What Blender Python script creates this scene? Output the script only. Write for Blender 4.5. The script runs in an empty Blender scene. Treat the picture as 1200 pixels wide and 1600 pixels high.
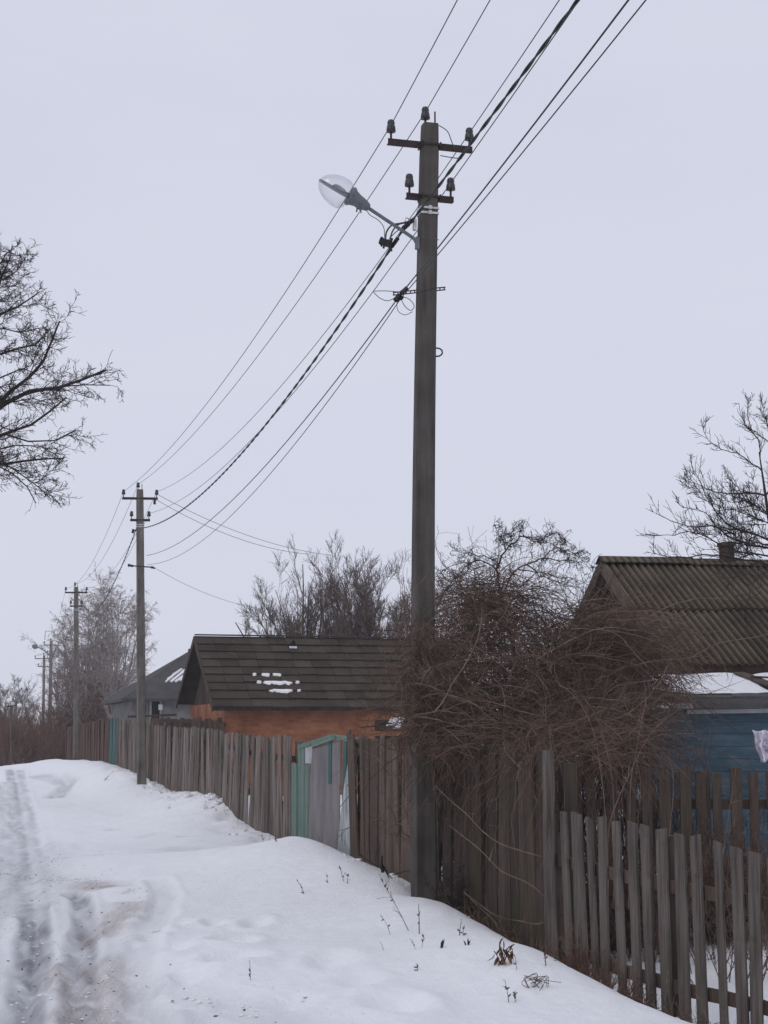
import bpy, math, random
import numpy as np
from mathutils import Vector

random.seed(7)
rng = np.random.default_rng(11)
scene = bpy.context.scene
COL = scene.collection

# ------------------------------------------------------------------ camera, sky, sun, exposure
F = 2600.0            # focal length in pixels of the 1200x1600 photograph
CZ = 1.7              # eye height
HOR = 1140.0          # horizon row
PITCH = math.atan((HOR - 800.0) / F)
cam_d = bpy.data.cameras.new('camera')
cam = bpy.data.objects.new('camera', cam_d)
COL.objects.link(cam)
cam.location = (0, 0, CZ)
cam.rotation_euler = (math.pi / 2 + PITCH, 0, 0)
cam_d.sensor_width = 36.0
cam_d.lens = F / 1600.0 * 36.0
cam_d.clip_start = 0.1
cam_d.clip_end = 3000
scene.camera = cam

HAZE = 0.0007
SUN_EL, SUN_AZ = 42.0, 215.0
w = bpy.data.worlds.new('World')
scene.world = w
w.use_nodes = True
wn, wl = w.node_tree.nodes, w.node_tree.links
wn.clear()
out = wn.new('ShaderNodeOutputWorld')
bg = wn.new('ShaderNodeBackground')
sky = wn.new('ShaderNodeTexSky')
sky.sky_type = 'NISHITA'
sky.sun_disc = False
sky.sun_elevation = math.radians(SUN_EL)
sky.sun_rotation = math.radians(SUN_AZ)
tc = wn.new('ShaderNodeTexCoord')
nz = wn.new('ShaderNodeTexNoise')
nz.inputs['Scale'].default_value = 2.2
nz.inputs['Detail'].default_value = 5
mp = wn.new('ShaderNodeMapping')
mp.inputs['Scale'].default_value = (1, 1, 3.0)
rp = wn.new('ShaderNodeValToRGB')
rp.color_ramp.elements[0].position = 0.3
rp.color_ramp.elements[0].color = (6.4, 6.6, 7.85, 1)
rp.color_ramp.elements[1].position = 0.72
rp.color_ramp.elements[1].color = (7.1, 7.26, 8.35, 1)
mix = wn.new('ShaderNodeMixRGB')
mix.inputs[0].default_value = 0.94        # thick even cloud over the blue sky
wl.new(tc.outputs['Generated'], mp.inputs[0])
wl.new(mp.outputs[0], nz.inputs['Vector'])
wl.new(nz.outputs['Fac'], rp.inputs[0])
wl.new(sky.outputs[0], mix.inputs[1])
wl.new(rp.outputs[0], mix.inputs[2])
wl.new(mix.outputs[0], bg.inputs[0])
bg.inputs[1].default_value = 0.1
wl.new(bg.outputs[0], out.inputs[0])

sun_d = bpy.data.lights.new('sun', 'SUN')
sun_d.energy = 0.5
sun_d.angle = math.radians(25)
sun_d.color = (1.0, 0.97, 0.93)
sun = bpy.data.objects.new('sun', sun_d)
COL.objects.link(sun)
sun.rotation_euler = (math.radians(90 - SUN_EL), 0, math.radians(180 - SUN_AZ))
scene.view_settings.view_transform = 'Standard'
scene.view_settings.look = 'None'
scene.view_settings.exposure = 0.0
scene.view_settings.gamma = 1.0
scene.cycles.max_bounces = 8
scene.cycles.volume_bounces = 4
scene.cycles.transparent_max_bounces = 16

# ------------------------------------------------------------------ pixel -> world
SP, CP = math.sin(PITCH), math.cos(PITCH)


def ray(px, py):
    a, b = px - 600.0, 800.0 - py
    return np.array([a, F * CP - b * SP, F * SP + b * CP])


def at(px, py, Y):
    r = ray(px, py)
    return np.array([0, 0, CZ]) + r * (Y / r[1])


def unit(v):
    v = np.asarray(v, float)
    return v / max(np.linalg.norm(v), 1e-9)


# ------------------------------------------------------------------ mesh building
class MB:
    def __init__(self):
        self.v, self.f, self.n = [], [], 0

    def add(self, verts, faces):
        verts = np.asarray(verts, float).reshape(-1, 3)
        self.v.append(verts)
        for k in set(len(f) for f in faces) if isinstance(faces, list) else [None]:
            if k is None:
                self.f.append(np.asarray(faces, int) + self.n)
            else:
                self.f.append(np.array([f for f in faces if len(f) == k], int) + self.n)
        self.n += len(verts)
        return self

    def hexa(self, c):
        """8 corners: bottom loop 0-3, top loop 4-7"""
        return self.add(c, [[3, 2, 1, 0], [4, 5, 6, 7], [0, 1, 5, 4], [1, 2, 6, 5], [2, 3, 7, 6], [3, 0, 4, 7]])

    def box(self, c, ax, ay, az, sx, sy, sz):
        c = np.asarray(c, float)
        ax, ay, az = unit(ax) * sx / 2, unit(ay) * sy / 2, unit(az) * sz / 2
        k = [(-1, -1), (1, -1), (1, 1), (-1, 1)]
        return self.hexa([c + a * ax + b * ay - az for a, b in k] + [c + a * ax + b * ay + az for a, b in k])

    def bar(self, p, q, wd, th, up=(0, 0, 1)):
        p, q = np.asarray(p, float), np.asarray(q, float)
        d = unit(q - p)
        s = np.cross(d, up)
        s = unit(s) if np.linalg.norm(s) > 1e-4 else np.array([1.0, 0, 0])
        u = np.cross(s, d)
        return self.box((p + q) / 2, s, u, d, wd, th, np.linalg.norm(q - p))

    def strands(self, P, R, sides=3):
        P = np.asarray(P, float)
        N, K, _ = P.shape
        R = np.broadcast_to(np.asarray(R, float), (N, K))
        T = np.gradient(P, axis=1)
        T /= np.maximum(np.linalg.norm(T, axis=2, keepdims=True), 1e-9)
        ref = rng.normal(size=(N, 3))
        m = T.mean(axis=1)
        ref = np.cross(m, ref)
        ref /= np.maximum(np.linalg.norm(ref, axis=1, keepdims=True), 1e-9)
        ref = ref[:, None, :]
        n1 = ref - (ref * T).sum(2, keepdims=True) * T
        n1 /= np.maximum(np.linalg.norm(n1, axis=2, keepdims=True), 1e-9)
        n2 = np.cross(T, n1)
        a = np.arange(sides) * 2 * np.pi / sides
        V = P[:, :, None, :] + R[:, :, None, None] * (np.cos(a)[:, None] * n1[:, :, None, :] + np.sin(a)[:, None] * n2[:, :, None, :])
        i = np.arange(N)[:, None, None] * K * sides + np.arange(K - 1)[None, :, None] * sides
        j = np.arange(sides)[None, None, :]
        j2 = (j + 1) % sides
        fa = np.stack([i + j, i + j2, i + sides + j2, i + sides + j], -1).reshape(-1, 4)
        self.add(V.reshape(-1, 3), fa)
        return self

    def tube(self, pts, r, sides=6, cap=True):
        pts = np.asarray(pts, float)
        K = len(pts)
        R = np.broadcast_to(np.asarray(r, float), (K,))
        n0 = self.n
        T = np.gradient(pts, axis=0)
        T /= np.maximum(np.linalg.norm(T, axis=1, keepdims=True), 1e-9)
        ref = np.array([0, 0, 1.0]) if abs(T[0, 2]) < 0.9 else np.array([1.0, 0, 0])
        vs = []
        n = unit(np.cross(np.cross(T[0], ref), T[0]))
        for k in range(K):
            n = unit(n - n.dot(T[k]) * T[k])
            b = np.cross(T[k], n)
            for s in range(sides):
                a = 2 * np.pi * s / sides
                vs.append(pts[k] + R[k] * (math.cos(a) * n + math.sin(a) * b))
        fs = []
        for k in range(K - 1):
            for s in range(sides):
                s2 = (s + 1) % sides
                fs.append([k * sides + s, k * sides + s2, (k + 1) * sides + s2, (k + 1) * sides + s])
        if cap:
            fs.append(list(range(sides))[::-1])
            fs.append([(K - 1) * sides + s for s in range(sides)])
        return self.add(vs, fs)

    def lathe(self, origin, axis, prof, sides=12, sx=1.0, side=None):
        """prof: list of (dist along axis, radius)"""
        axis = unit(axis)
        s = np.cross(axis, side if side is not None else ((0, 0, 1) if abs(axis[2]) < 0.9 else (1, 0, 0)))
        s = unit(s)
        t = np.cross(axis, s)
        vs = []
        for h, r in prof:
            for k in range(sides):
                a = 2 * np.pi * k / sides
                vs.append(np.asarray(origin) + axis * h + r * (math.cos(a) * s * sx + math.sin(a) * t))
        fs = []
        for k in range(len(prof) - 1):
            for j in range(sides):
                j2 = (j + 1) % sides
                fs.append([k * sides + j, k * sides + j2, (k + 1) * sides + j2, (k + 1) * sides + j])
        fs.append(list(range(sides))[::-1])
        fs.append([(len(prof) - 1) * sides + j for j in range(sides)])
        return self.add(vs, fs)

    def grid(self, G):
        """G (n,m,3) sheet"""
        G = np.asarray(G, float)
        n, m, _ = G.shape
        i = np.arange(n - 1)[:, None] * m + np.arange(m - 1)[None, :]
        fa = np.stack([i, i + 1, i + m + 1, i + m], -1).reshape(-1, 4)
        return self.add(G.reshape(-1, 3), fa)

    def sheet(self, G, th, nrm):
        """closed thin slab from a sheet"""
        G = np.asarray(G, float)
        n, m, _ = G.shape
        H = G - np.asarray(nrm, float) * th
        V = np.concatenate([G.reshape(-1, 3), H.reshape(-1, 3)])
        o = n * m
        i = np.arange(n - 1)[:, None] * m + np.arange(m - 1)[None, :]
        top = np.stack([i, i + 1, i + m + 1, i + m], -1).reshape(-1, 4)
        bot = np.stack([i + o, i + m + o, i + m + 1 + o, i + 1 + o], -1).reshape(-1, 4)
        ed = []
        for a in range(m - 1):
            ed.append([a, a + o, a + 1 + o, a + 1])
            b = (n - 1) * m + a
            ed.append([b, b + 1, b + 1 + o, b + o])
        for a in range(n - 1):
            b = a * m
            ed.append([b, b + m, b + m + o, b + o])
            b = a * m + m - 1
            ed.append([b, b + o, b + m + o, b + m])
        return self.add(V, np.concatenate([top, bot, np.array(ed)]))

    def build(self, name, mat, parent=None, loc=None, smooth=False):
        V = np.concatenate(self.v) if self.v else np.zeros((0, 3))
        if parent is not None:
            org = np.array(ROOT[parent.name])
            loc = (0, 0, 0)
        else:
            org = np.array(loc if loc is not None else (V[:, 0].mean(), V[:, 1].mean(), V[:, 2].min()))
            loc = org
        V = V - org
        me = bpy.data.meshes.new(name)
        me.vertices.add(len(V))
        me.vertices.foreach_set('co', V.astype(np.float32).ravel())
        fl = [f for f in self.f if len(f)]
        tot = np.concatenate([np.full(len(f), f.shape[1]) for f in fl])
        flat = np.concatenate([f.ravel() for f in fl])
        st = np.concatenate([[0], np.cumsum(tot)[:-1]])
        me.loops.add(len(flat))
        me.loops.foreach_set('vertex_index', flat.astype(np.int32))
        me.polygons.add(len(tot))
        me.polygons.foreach_set('loop_start', st.astype(np.int32))
        me.polygons.foreach_set('loop_total', tot.astype(np.int32))
        me.polygons.foreach_set('use_smooth', np.full(len(tot), smooth))
        me.update(calc_edges=True)
        me.validate()
        me.materials.append(mat)
        o = bpy.data.objects.new(name, me)
        COL.objects.link(o)
        o.location = loc
        if parent is not None:
            o.parent = parent
        ROOT[o.name] = tuple(org)
        return o


ROOT = {}


def tag(o, label=None, cat=None, group=None, kind=None):
    if label:
        o['label'] = label
    if cat:
        o['category'] = cat
    if group:
        o['group'] = group
    if kind:
        o['kind'] = kind
    return o


def thing(name, loc, label, cat, group=None):
    o = bpy.data.objects.new(name, None)
    o.empty_display_size = 0.2
    COL.objects.link(o)
    o.location = tuple(loc)
    ROOT[o.name] = tuple(loc)
    return tag(o, label, cat, group)


# ------------------------------------------------------------------ materials
class NT:
    def __init__(self, name):
        self.m = bpy.data.materials.new(name)
        self.m.use_nodes = True
        self.n, self.l = self.m.node_tree.nodes, self.m.node_tree.links
        self.b = self.n['Principled BSDF']

    def new(self, t, **kw):
        x = self.n.new(t)
        for k, v in kw.items():
            x.inputs[k].default_value = v
        return x

    def link(self, a, b):
        self.l.new(a, b)

    def coords(self, scale=(1, 1, 1), rotz=0.0):
        t = self.new('ShaderNodeTexCoord')
        m = self.new('ShaderNodeMapping')
        m.inputs['Scale'].default_value = scale
        m.inputs['Rotation'].default_value = (0, 0, rotz)
        self.link(t.outputs['Object'], m.inputs[0])
        return m.outputs[0]

    def noise(self, vec, scale, detail=4, rough=0.55):
        x = self.new('ShaderNodeTexNoise', Scale=scale, Detail=detail, Roughness=rough)
        self.link(vec, x.inputs['Vector'])
        return x.outputs['Fac']

    def ramp(self, fac, stops):
        r = self.new('ShaderNodeValToRGB')
        e = r.color_ramp.elements
        while len(e) < len(stops):
            e.new(0.5)
        for el, (p, c) in zip(e, stops):
            el.position = p
            el.color = tuple(c) + (1,) if len(c) == 3 else c
        self.link(fac, r.inputs[0])
        return r.outputs[0]

    def mix(self, fac, a, b, mode='MIX'):
        x = self.new('ShaderNodeMixRGB')
        x.blend_type = mode
        for i, v in ((0, fac), (1, a), (2, b)):
            if isinstance(v, (int, float)):
                x.inputs[i].default_value = v
            elif isinstance(v, tuple):
                x.inputs[i].default_value = v + (1,) if len(v) == 3 else v
            else:
                self.link(v, x.inputs[i])
        return x.outputs[0]

    def math(self, op, a, b=0.0, clamp=False):
        x = self.new('ShaderNodeMath')
        x.operation = op
        x.use_clamp = clamp
        for i, v in ((0, a), (1, b)):
            if isinstance(v, (int, float)):
                x.inputs[i].default_value = v
            else:
                self.link(v, x.inputs[i])
        return x.outputs[0]

    def attr(self, name):
        x = self.new('ShaderNodeAttribute')
        x.attribute_name = name
        return x.outputs['Fac']

    def island(self):
        return self.new('ShaderNodeNewGeometry').outputs['Random Per Island']

    def bump(self, h, strength, dist):
        x = self.new('ShaderNodeBump', Strength=strength, Distance=dist)
        self.link(h, x.inputs['Height'])
        self.link(x.outputs[0], self.b.inputs['Normal'])

    def done(self, col, rough=0.85, spec=0.25):
        if isinstance(col, tuple):
            self.b.inputs['Base Color'].default_value = col + (1,)
        else:
            self.link(col, self.b.inputs['Base Color'])
        if isinstance(rough, (int, float)):
            self.b.inputs['Roughness'].default_value = rough
        else:
            self.link(rough, self.b.inputs['Roughness'])
        self.b.inputs['Specular IOR Level'].default_value = spec
        return self.m


def warm(c):
    return (c[0] * 1.07, c[1] * 0.965, c[2] * 0.88)


def m_wood(name, dark, light, moss=0.0, var=0.5):
    if 'grey' in name or 'weathered' in name:
        dark, light = [(c[0] * 1.035, c[1] * .975, c[2] * .915) for c in (dark, light)]
    elif 'paint' not in name:
        dark, light = warm(dark), warm(light)
    t = NT(name)
    v = t.coords((1, 1, 1))
    g = t.coords((1, 1, 0.035))
    grain = t.noise(g, 60, 6, 0.65)
    big = t.noise(t.coords((1, 1, 0.25)), 5, 4)
    mid = t.noise(t.coords((1, 1, 0.05)), 22, 5, 0.7)
    c = t.ramp(t.mix(0.3, t.mix(0.5, grain, mid), big), [(0.40, dark), (0.60, light)])
    isl = t.island()
    k = t.math('ADD', t.math('MULTIPLY', isl, var), 1.0 - var / 2)
    c = t.mix(1.0, c, k, 'MULTIPLY')
    wnz = t.new('ShaderNodeTexWhiteNoise')
    wnz.noise_dimensions = '1D'
    t.link(isl, wnz.inputs['W'])
    c = t.mix(t.math('MULTIPLY', wnz.outputs['Value'], 0.45), c, t.mix(1.0, c, (1.12, 0.86, 0.72), 'MULTIPLY'))
    # dark knots and stains
    st = t.ramp(t.noise(v, 7, 3), [(0.60, (0, 0, 0)), (0.74, (1, 1, 1))])
    c = t.mix(t.math('MULTIPLY', st, 0.5), c, t.mix(1.0, c, (0.45, 0.42, 0.4), 'MULTIPLY'))
    if moss:
        ms = t.ramp(t.noise(t.coords((1, 1, 0.5)), 3.2, 4), [(0.5, (0, 0, 0)), (0.68, (1, 1, 1))])
        c = t.mix(t.math('MULTIPLY', ms, moss), c, (0.062, 0.060, 0.026))
    # nail and split lines, worn pale streaks
    wr = t.ramp(t.noise(t.coords((1, 1, 0.02)), 45, 3, 0.7), [(0.60, (0, 0, 0)), (0.70, (1, 1, 1))])
    c = t.mix(t.math('MULTIPLY', wr, 0.45), c, t.mix(1.0, c, (1.9, 1.85, 1.8), 'MULTIPLY'))
    sp = t.ramp(t.noise(t.coords((1, 1, 0.03)), 70, 2, 0.6), [(0.27, (1, 1, 1)), (0.36, (0, 0, 0))])
    c = t.mix(t.math('MULTIPLY', sp, 0.7), c, t.mix(1.0, c, (0.3, 0.28, 0.27), 'MULTIPLY'))
    t.bump(t.mix(0.5, grain, mid), 0.8, 0.008)
    return t.done(c, 0.9, 0.15)


def m_simple(name, a, b, scale=8, rough=0.8, bump=0.0, stretch=(1, 1, 1), spec=0.25, var=0.0):
    if any(k in name for k in ('bark', 'vine', 'twigs', 'shoot', 'brick')):
        a, b = warm(a), warm(b)
    t = NT(name)
    v = t.coords(stretch)
    n = t.noise(v, scale, 5)
    c = t.ramp(n, [(0.32, a), (0.68, b)])
    if var:
        k = t.math('ADD', t.math('MULTIPLY', t.island(), var), 1.0 - var / 2)
        c = t.mix(1.0, c, k, 'MULTIPLY')
    if bump:
        t.bump(n, 0.7, bump)
    return t.done(c, rough, spec)


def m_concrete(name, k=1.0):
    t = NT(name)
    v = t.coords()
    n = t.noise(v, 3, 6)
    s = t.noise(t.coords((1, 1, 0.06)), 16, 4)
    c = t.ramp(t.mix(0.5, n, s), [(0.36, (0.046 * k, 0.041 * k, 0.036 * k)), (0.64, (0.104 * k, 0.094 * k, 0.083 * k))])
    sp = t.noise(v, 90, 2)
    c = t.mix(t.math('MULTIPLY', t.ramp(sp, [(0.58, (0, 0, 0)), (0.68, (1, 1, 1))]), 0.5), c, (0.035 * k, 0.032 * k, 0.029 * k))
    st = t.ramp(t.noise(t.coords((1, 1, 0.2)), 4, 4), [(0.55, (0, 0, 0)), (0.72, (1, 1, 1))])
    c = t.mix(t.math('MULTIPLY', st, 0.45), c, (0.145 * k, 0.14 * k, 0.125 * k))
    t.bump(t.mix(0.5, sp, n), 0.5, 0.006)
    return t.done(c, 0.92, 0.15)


def m_brick():
    t = NT('orange brickwork')
    tcn = t.coords((1, 1, 1), -math.atan2(0.25, 0.97))
    sx = t.new('ShaderNodeSeparateXYZ')
    t.link(tcn, sx.inputs[0])
    cx = t.new('ShaderNodeCombineXYZ')
    t.link(t.math('ADD', sx.outputs[0], sx.outputs[1]), cx.inputs[0])
    t.link(sx.outputs[2], cx.inputs[1])
    br = t.new('ShaderNodeTexBrick', Scale=1.0)
    br.inputs['Color1'].default_value = (0.40, 0.155, 0.07, 1)
    br.inputs['Color2'].default_value = (0.29, 0.105, 0.053, 1)
    br.inputs['Mortar'].default_value = (0.25, 0.155, 0.105, 1)
    br.inputs['Mortar Size'].default_value = 0.009
    br.inputs['Brick Width'].default_value = 0.25
    br.inputs['Row Height'].default_value = 0.075
    t.link(cx.outputs[0], br.inputs['Vector'])
    n = t.noise(tcn, 1.6, 5)
    c = t.mix(t.ramp(n, [(0.4, (0, 0, 0)), (0.7, (1, 1, 1))]), br.outputs['Color'], t.mix(1.0, br.outputs['Color'], (0.55, 0.5, 0.5), 'MULTIPLY'))
    t.bump(br.outputs['Fac'], -0.4, 0.01)
    return t.done(c, 0.9, 0.15)


def m_roof(name, a, b, moss, wet=(0.03, 0.03, 0.03), k=1.0):
    if 'tin' not in name:
        a, b, moss = warm(a), warm(b), warm(moss)
    t = NT(name)
    v = t.coords()
    n = t.noise(v, 1.4 * k, 6, 0.65)
    f = t.noise(v, 22 * k, 4, 0.7)
    c = t.ramp(t.mix(0.4, n, f), [(0.38, a), (0.62, b)])
    ms = t.ramp(t.noise(v, 5 * k, 5, 0.7), [(0.48, (0, 0, 0)), (0.66, (1, 1, 1))])
    c = t.mix(t.math('MULTIPLY', ms, 0.55), c, moss)
    kk = t.math('ADD', t.math('MULTIPLY', t.island(), 0.45), 0.78)
    c = t.mix(1.0, c, kk, 'MULTIPLY')
    t.bump(f, 0.5, 0.01)
    return t.done(c, 0.92, 0.12)


def m_snow(name):
    t = NT(name)
    v = t.coords()
    f1 = t.noise(v, 9, 6, 0.6)
    f2 = t.noise(v, 55, 4, 0.65)
    base = t.ramp(f1, [(0.3, (0.85, 0.86, 0.88)), (0.7, (0.91, 0.915, 0.93))])
    lng = t.coords((1, 0.09, 1), math.radians(13))
    s1 = t.noise(lng, 7, 6, 0.7)
    s2 = t.noise(lng, 26, 4, 0.7)
    brk = t.ramp(t.mix(0.5, s1, s2), [(0.36, (0, 0, 0)), (0.62, (1, 1, 1))])
    g = t.attr('grime')
    gm = t.math('MULTIPLY', g, t.math('ADD', t.math('MULTIPLY', brk, 0.4), 0.72), True)
    c = t.mix(gm, base, (0.19, 0.195, 0.22))
    so = t.attr('soil')
    b2 = t.ramp(t.mix(0.5, f2, s2), [(0.35, (0, 0, 0)), (0.62, (1, 1, 1))])
    sm = t.math('MULTIPLY', so, t.math('ADD', t.math('MULTIPLY', b2, 0.9), 0.35), True)
    c = t.mix(sm, c, (0.30, 0.235, 0.205))
    sp = t.attr('crumb')
    b3 = t.ramp(t.noise(v, 34, 4, 0.7), [(0.52, (0, 0, 0)), (0.6, (1, 1, 1))])
    c = t.mix(t.math('MULTIPLY', sp, b3, True), c, (0.10, 0.085, 0.08))
    f3 = t.noise(v, 26, 5, 0.7)
    t.bump(t.mix(0.5, f1, t.mix(0.5, f2, f3)), 0.75, 0.055)
    rough = t.math('SUBTRACT', 0.75, t.math('MULTIPLY', gm, 0.3))
    return t.done(c, rough, 0.25)


def m_glass():
    t = NT('clear lamp globe')
    tr = t.new('ShaderNodeBsdfTransparent')
    tr.inputs[0].default_value = (0.93, 0.94, 0.95, 1)
    gl = t.new('ShaderNodeBsdfGlossy', Roughness=0.08)
    fr = t.new('ShaderNodeLayerWeight', Blend=0.35)
    ms = t.new('ShaderNodeMixShader')
    t.link(t.math('MULTIPLY', fr.outputs['Facing'], 0.55), ms.inputs[0])
    t.link(tr.outputs[0], ms.inputs[1])
    t.link(gl.outputs[0], ms.inputs[2])
    t.link(ms.outputs[0], t.n['Material Output'].inputs[0])
    return t.m


def m_blue():
    t = NT('blue painted boards')
    v = t.coords((0.25, 1, 1))
    n = t.noise(v, 9, 6, 0.7)
    c = t.ramp(n, [(0.34, (0.034, 0.070, 0.098)), (0.52, (0.056, 0.108, 0.146)), (0.68, (0.13, 0.155, 0.17))])
    k = t.math('ADD', t.math('MULTIPLY', t.island(), 0.4), 0.8)
    c = t.mix(1.0, c, k, 'MULTIPLY')
    return t.done(c, 0.7, 0.25)


def m_laundry():
    t = NT('lilac printed cloth')
    v = t.coords()
    vo = t.new('ShaderNodeTexVoronoi', Scale=22.0)
    t.link(v, vo.inputs['Vector'])
    n = t.noise(v, 7, 3)
    c = t.ramp(n, [(0.42, (0.80, 0.79, 0.84)), (0.56, (0.50, 0.44, 0.57)), (0.66, (0.82, 0.81, 0.86))])
    c = t.mix(t.ramp(vo.outputs['Distance'], [(0.2, (1, 1, 1)), (0.3, (0, 0, 0))]), c, (0.35, 0.25, 0.4))
    return t.done(c, 0.9, 0.1)


M = {
    'snow': m_snow('trodden snow'),
    'snow_clean': m_simple('clean snow', (0.80, 0.80, 0.82), (0.88, 0.88, 0.89), 20, 0.7, 0.02),
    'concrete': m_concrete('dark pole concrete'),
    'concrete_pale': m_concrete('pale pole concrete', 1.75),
    'picket': m_wood('grey picket wood', (0.046, 0.042, 0.040), (0.138, 0.128, 0.122), 0.12),
    'picket2': m_wood('brown picket wood', (0.050, 0.042, 0.038), (0.098, 0.084, 0.076), 0.2),
    'board_dark': m_wood('dark mossy boards', (0.026, 0.022, 0.0205), (0.070, 0.061, 0.056), 0.45),
    'board_mid': m_wood('weathered brown boards', (0.048, 0.039, 0.034), (0.125, 0.102, 0.09), 0.1),
    'board_grey': m_wood('silver grey boards', (0.048, 0.043, 0.040), (0.205, 0.19, 0.181), 0.1, 0.7),
    'board_brown': m_wood('red brown boards', (0.055, 0.038, 0.034), (0.10, 0.07, 0.062), 0.0),
    'teal': m_wood('teal painted boards', (0.036, 0.088, 0.085), (0.062, 0.14, 0.133), 0.0, 0.3),
    'green': m_wood('pale green painted wood', (0.075, 0.128, 0.106), (0.18, 0.255, 0.215), 0.0, 0.35),
    'sheetpanel': m_simple('dull grey sheet', (0.085, 0.076, 0.072), (0.19, 0.172, 0.165), 3, 0.6, 0.003, (1, 1, 0.4)),
    'film': m_simple('torn whitish film', (0.10, 0.13, 0.135), (0.42, 0.44, 0.45), 9, 0.4, 0.01, (1, 1, 0.3)),
    'brick': m_brick(),
    'slate': m_roof('dark slate tiles', (0.031, 0.027, 0.0235), (0.068, 0.060, 0.052), (0.058, 0.052, 0.038)),
    'asbestos': m_roof('mossy corrugated sheet', (0.050, 0.045, 0.037), (0.125, 0.112, 0.092), (0.080, 0.070, 0.044)),
    'darkbrick': m_simple('sooty brick', (0.045, 0.03, 0.026), (0.085, 0.06, 0.052), 14, 0.9, 0.005),
    'tin': m_roof('dull grey tin roof', (0.055, 0.053, 0.055), (0.105, 0.10, 0.103), (0.06, 0.058, 0.058)),
    'darkwood': m_wood('dark brown gable boards', (0.032, 0.026, 0.024), (0.07, 0.056, 0.05), 0.0),
    'white': m_simple('dirty whitewash', (0.13, 0.125, 0.125), (0.26, 0.25, 0.25), 3, 0.9, 0.004),
    'window': m_simple('dark window glass', (0.012, 0.013, 0.016), (0.03, 0.032, 0.036), 2, 0.12, 0, (1, 1, 1), 0.5),
    'blue': m_blue(),
    'greyboard': m_simple('pale grey board', (0.30, 0.30, 0.31), (0.46, 0.46, 0.47), 6, 0.8, 0.003),
    'steel_dark': m_simple('rusty dark steel', (0.018, 0.011, 0.012), (0.042, 0.026, 0.026), 20, 0.6, 0.001),
    'porcelain': m_simple('brown glazed porcelain', (0.020, 0.019, 0.022), (0.040, 0.038, 0.042), 20, 0.35, 0.0, (1, 1, 1), 0.4),
    'steel_light': m_simple('galvanised steel', (0.42, 0.42, 0.43), (0.62, 0.62, 0.63), 20, 0.45, 0.001),
    'lamp_grey': m_simple('grey lamp paint', (0.105, 0.125, 0.135), (0.16, 0.18, 0.19), 20, 0.5, 0.001),
    'reflector': m_simple('dull reflector plate', (0.12, 0.125, 0.14), (0.2, 0.205, 0.22), 20, 0.4, 0.0),
    'glass': m_glass(),
    'black': m_simple('black plastic', (0.012, 0.012, 0.014), (0.025, 0.025, 0.028), 20, 0.5, 0),
    'wire': m_simple('weathered aluminium wire', (0.055, 0.055, 0.06), (0.10, 0.10, 0.105), 8, 0.6, 0),
    'bark_dark': m_simple('dark bark', (0.018, 0.014, 0.015), (0.045, 0.036, 0.036), 14, 0.9, 0.004),
    'bark_grey': m_simple('grey brown bark', (0.075, 0.062, 0.060), (0.15, 0.128, 0.124), 10, 0.9, 0.004, (1, 1, 1), 0.15, 0.5),
    'bark_birch': m_simple('pale birch bark', (0.17, 0.16, 0.165), (0.33, 0.31, 0.315), 6, 0.9, 0.0, (1, 1, 1), 0.15, 0.4),
    'vine': m_simple('red brown dry vine', (0.060, 0.043, 0.036), (0.155, 0.114, 0.098), 5, 0.9, 0.0, (1, 1, 1), 0.12, 0.9),
    'shoot': m_simple('pale grey brown shoot', (0.09, 0.07, 0.06), (0.19, 0.15, 0.13), 10, 0.85, 0.0, (1, 1, 1), 0.15, 0.4),
    'brush': m_simple('rusty brush twigs', (0.085, 0.052, 0.044), (0.16, 0.105, 0.088), 2, 0.9, 0.0, (1, 1, 1), 0.12, 0.7),
    'leaf': m_simple('dead brown leaf', (0.07, 0.04, 0.022), (0.19, 0.115, 0.06), 18, 0.8, 0.0, (1, 1, 1), 0.2, 0.7),
    'straw': m_simple('dry straw stem', (0.12, 0.085, 0.06), (0.24, 0.18, 0.13), 12, 0.85, 0.0, (1, 1, 1), 0.15, 0.5),
    'laundry': m_laundry(),
}

# ------------------------------------------------------------------ terrain
FY = np.array([-20, 6, 9.0, 10.2, 11.0, 11.5, 12.2, 13.0, 16.2, 20.8, 27, 50, 73, 140, 600.])
FX = np.array([9.0, 4.2, 3.25, 2.85, 2.45, 2.03, 1.70, 1.42, 0.62, -0.40, -1.76, -8.0, -14.2, -32, -150.])


def fence_x(Y):
    return np.interp(Y, FY, FX)


def cpt(px, py, Y):
    p = at(px, py, Y)
    return (p[0] - fence_x(Y), Y, p[2])


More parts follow.
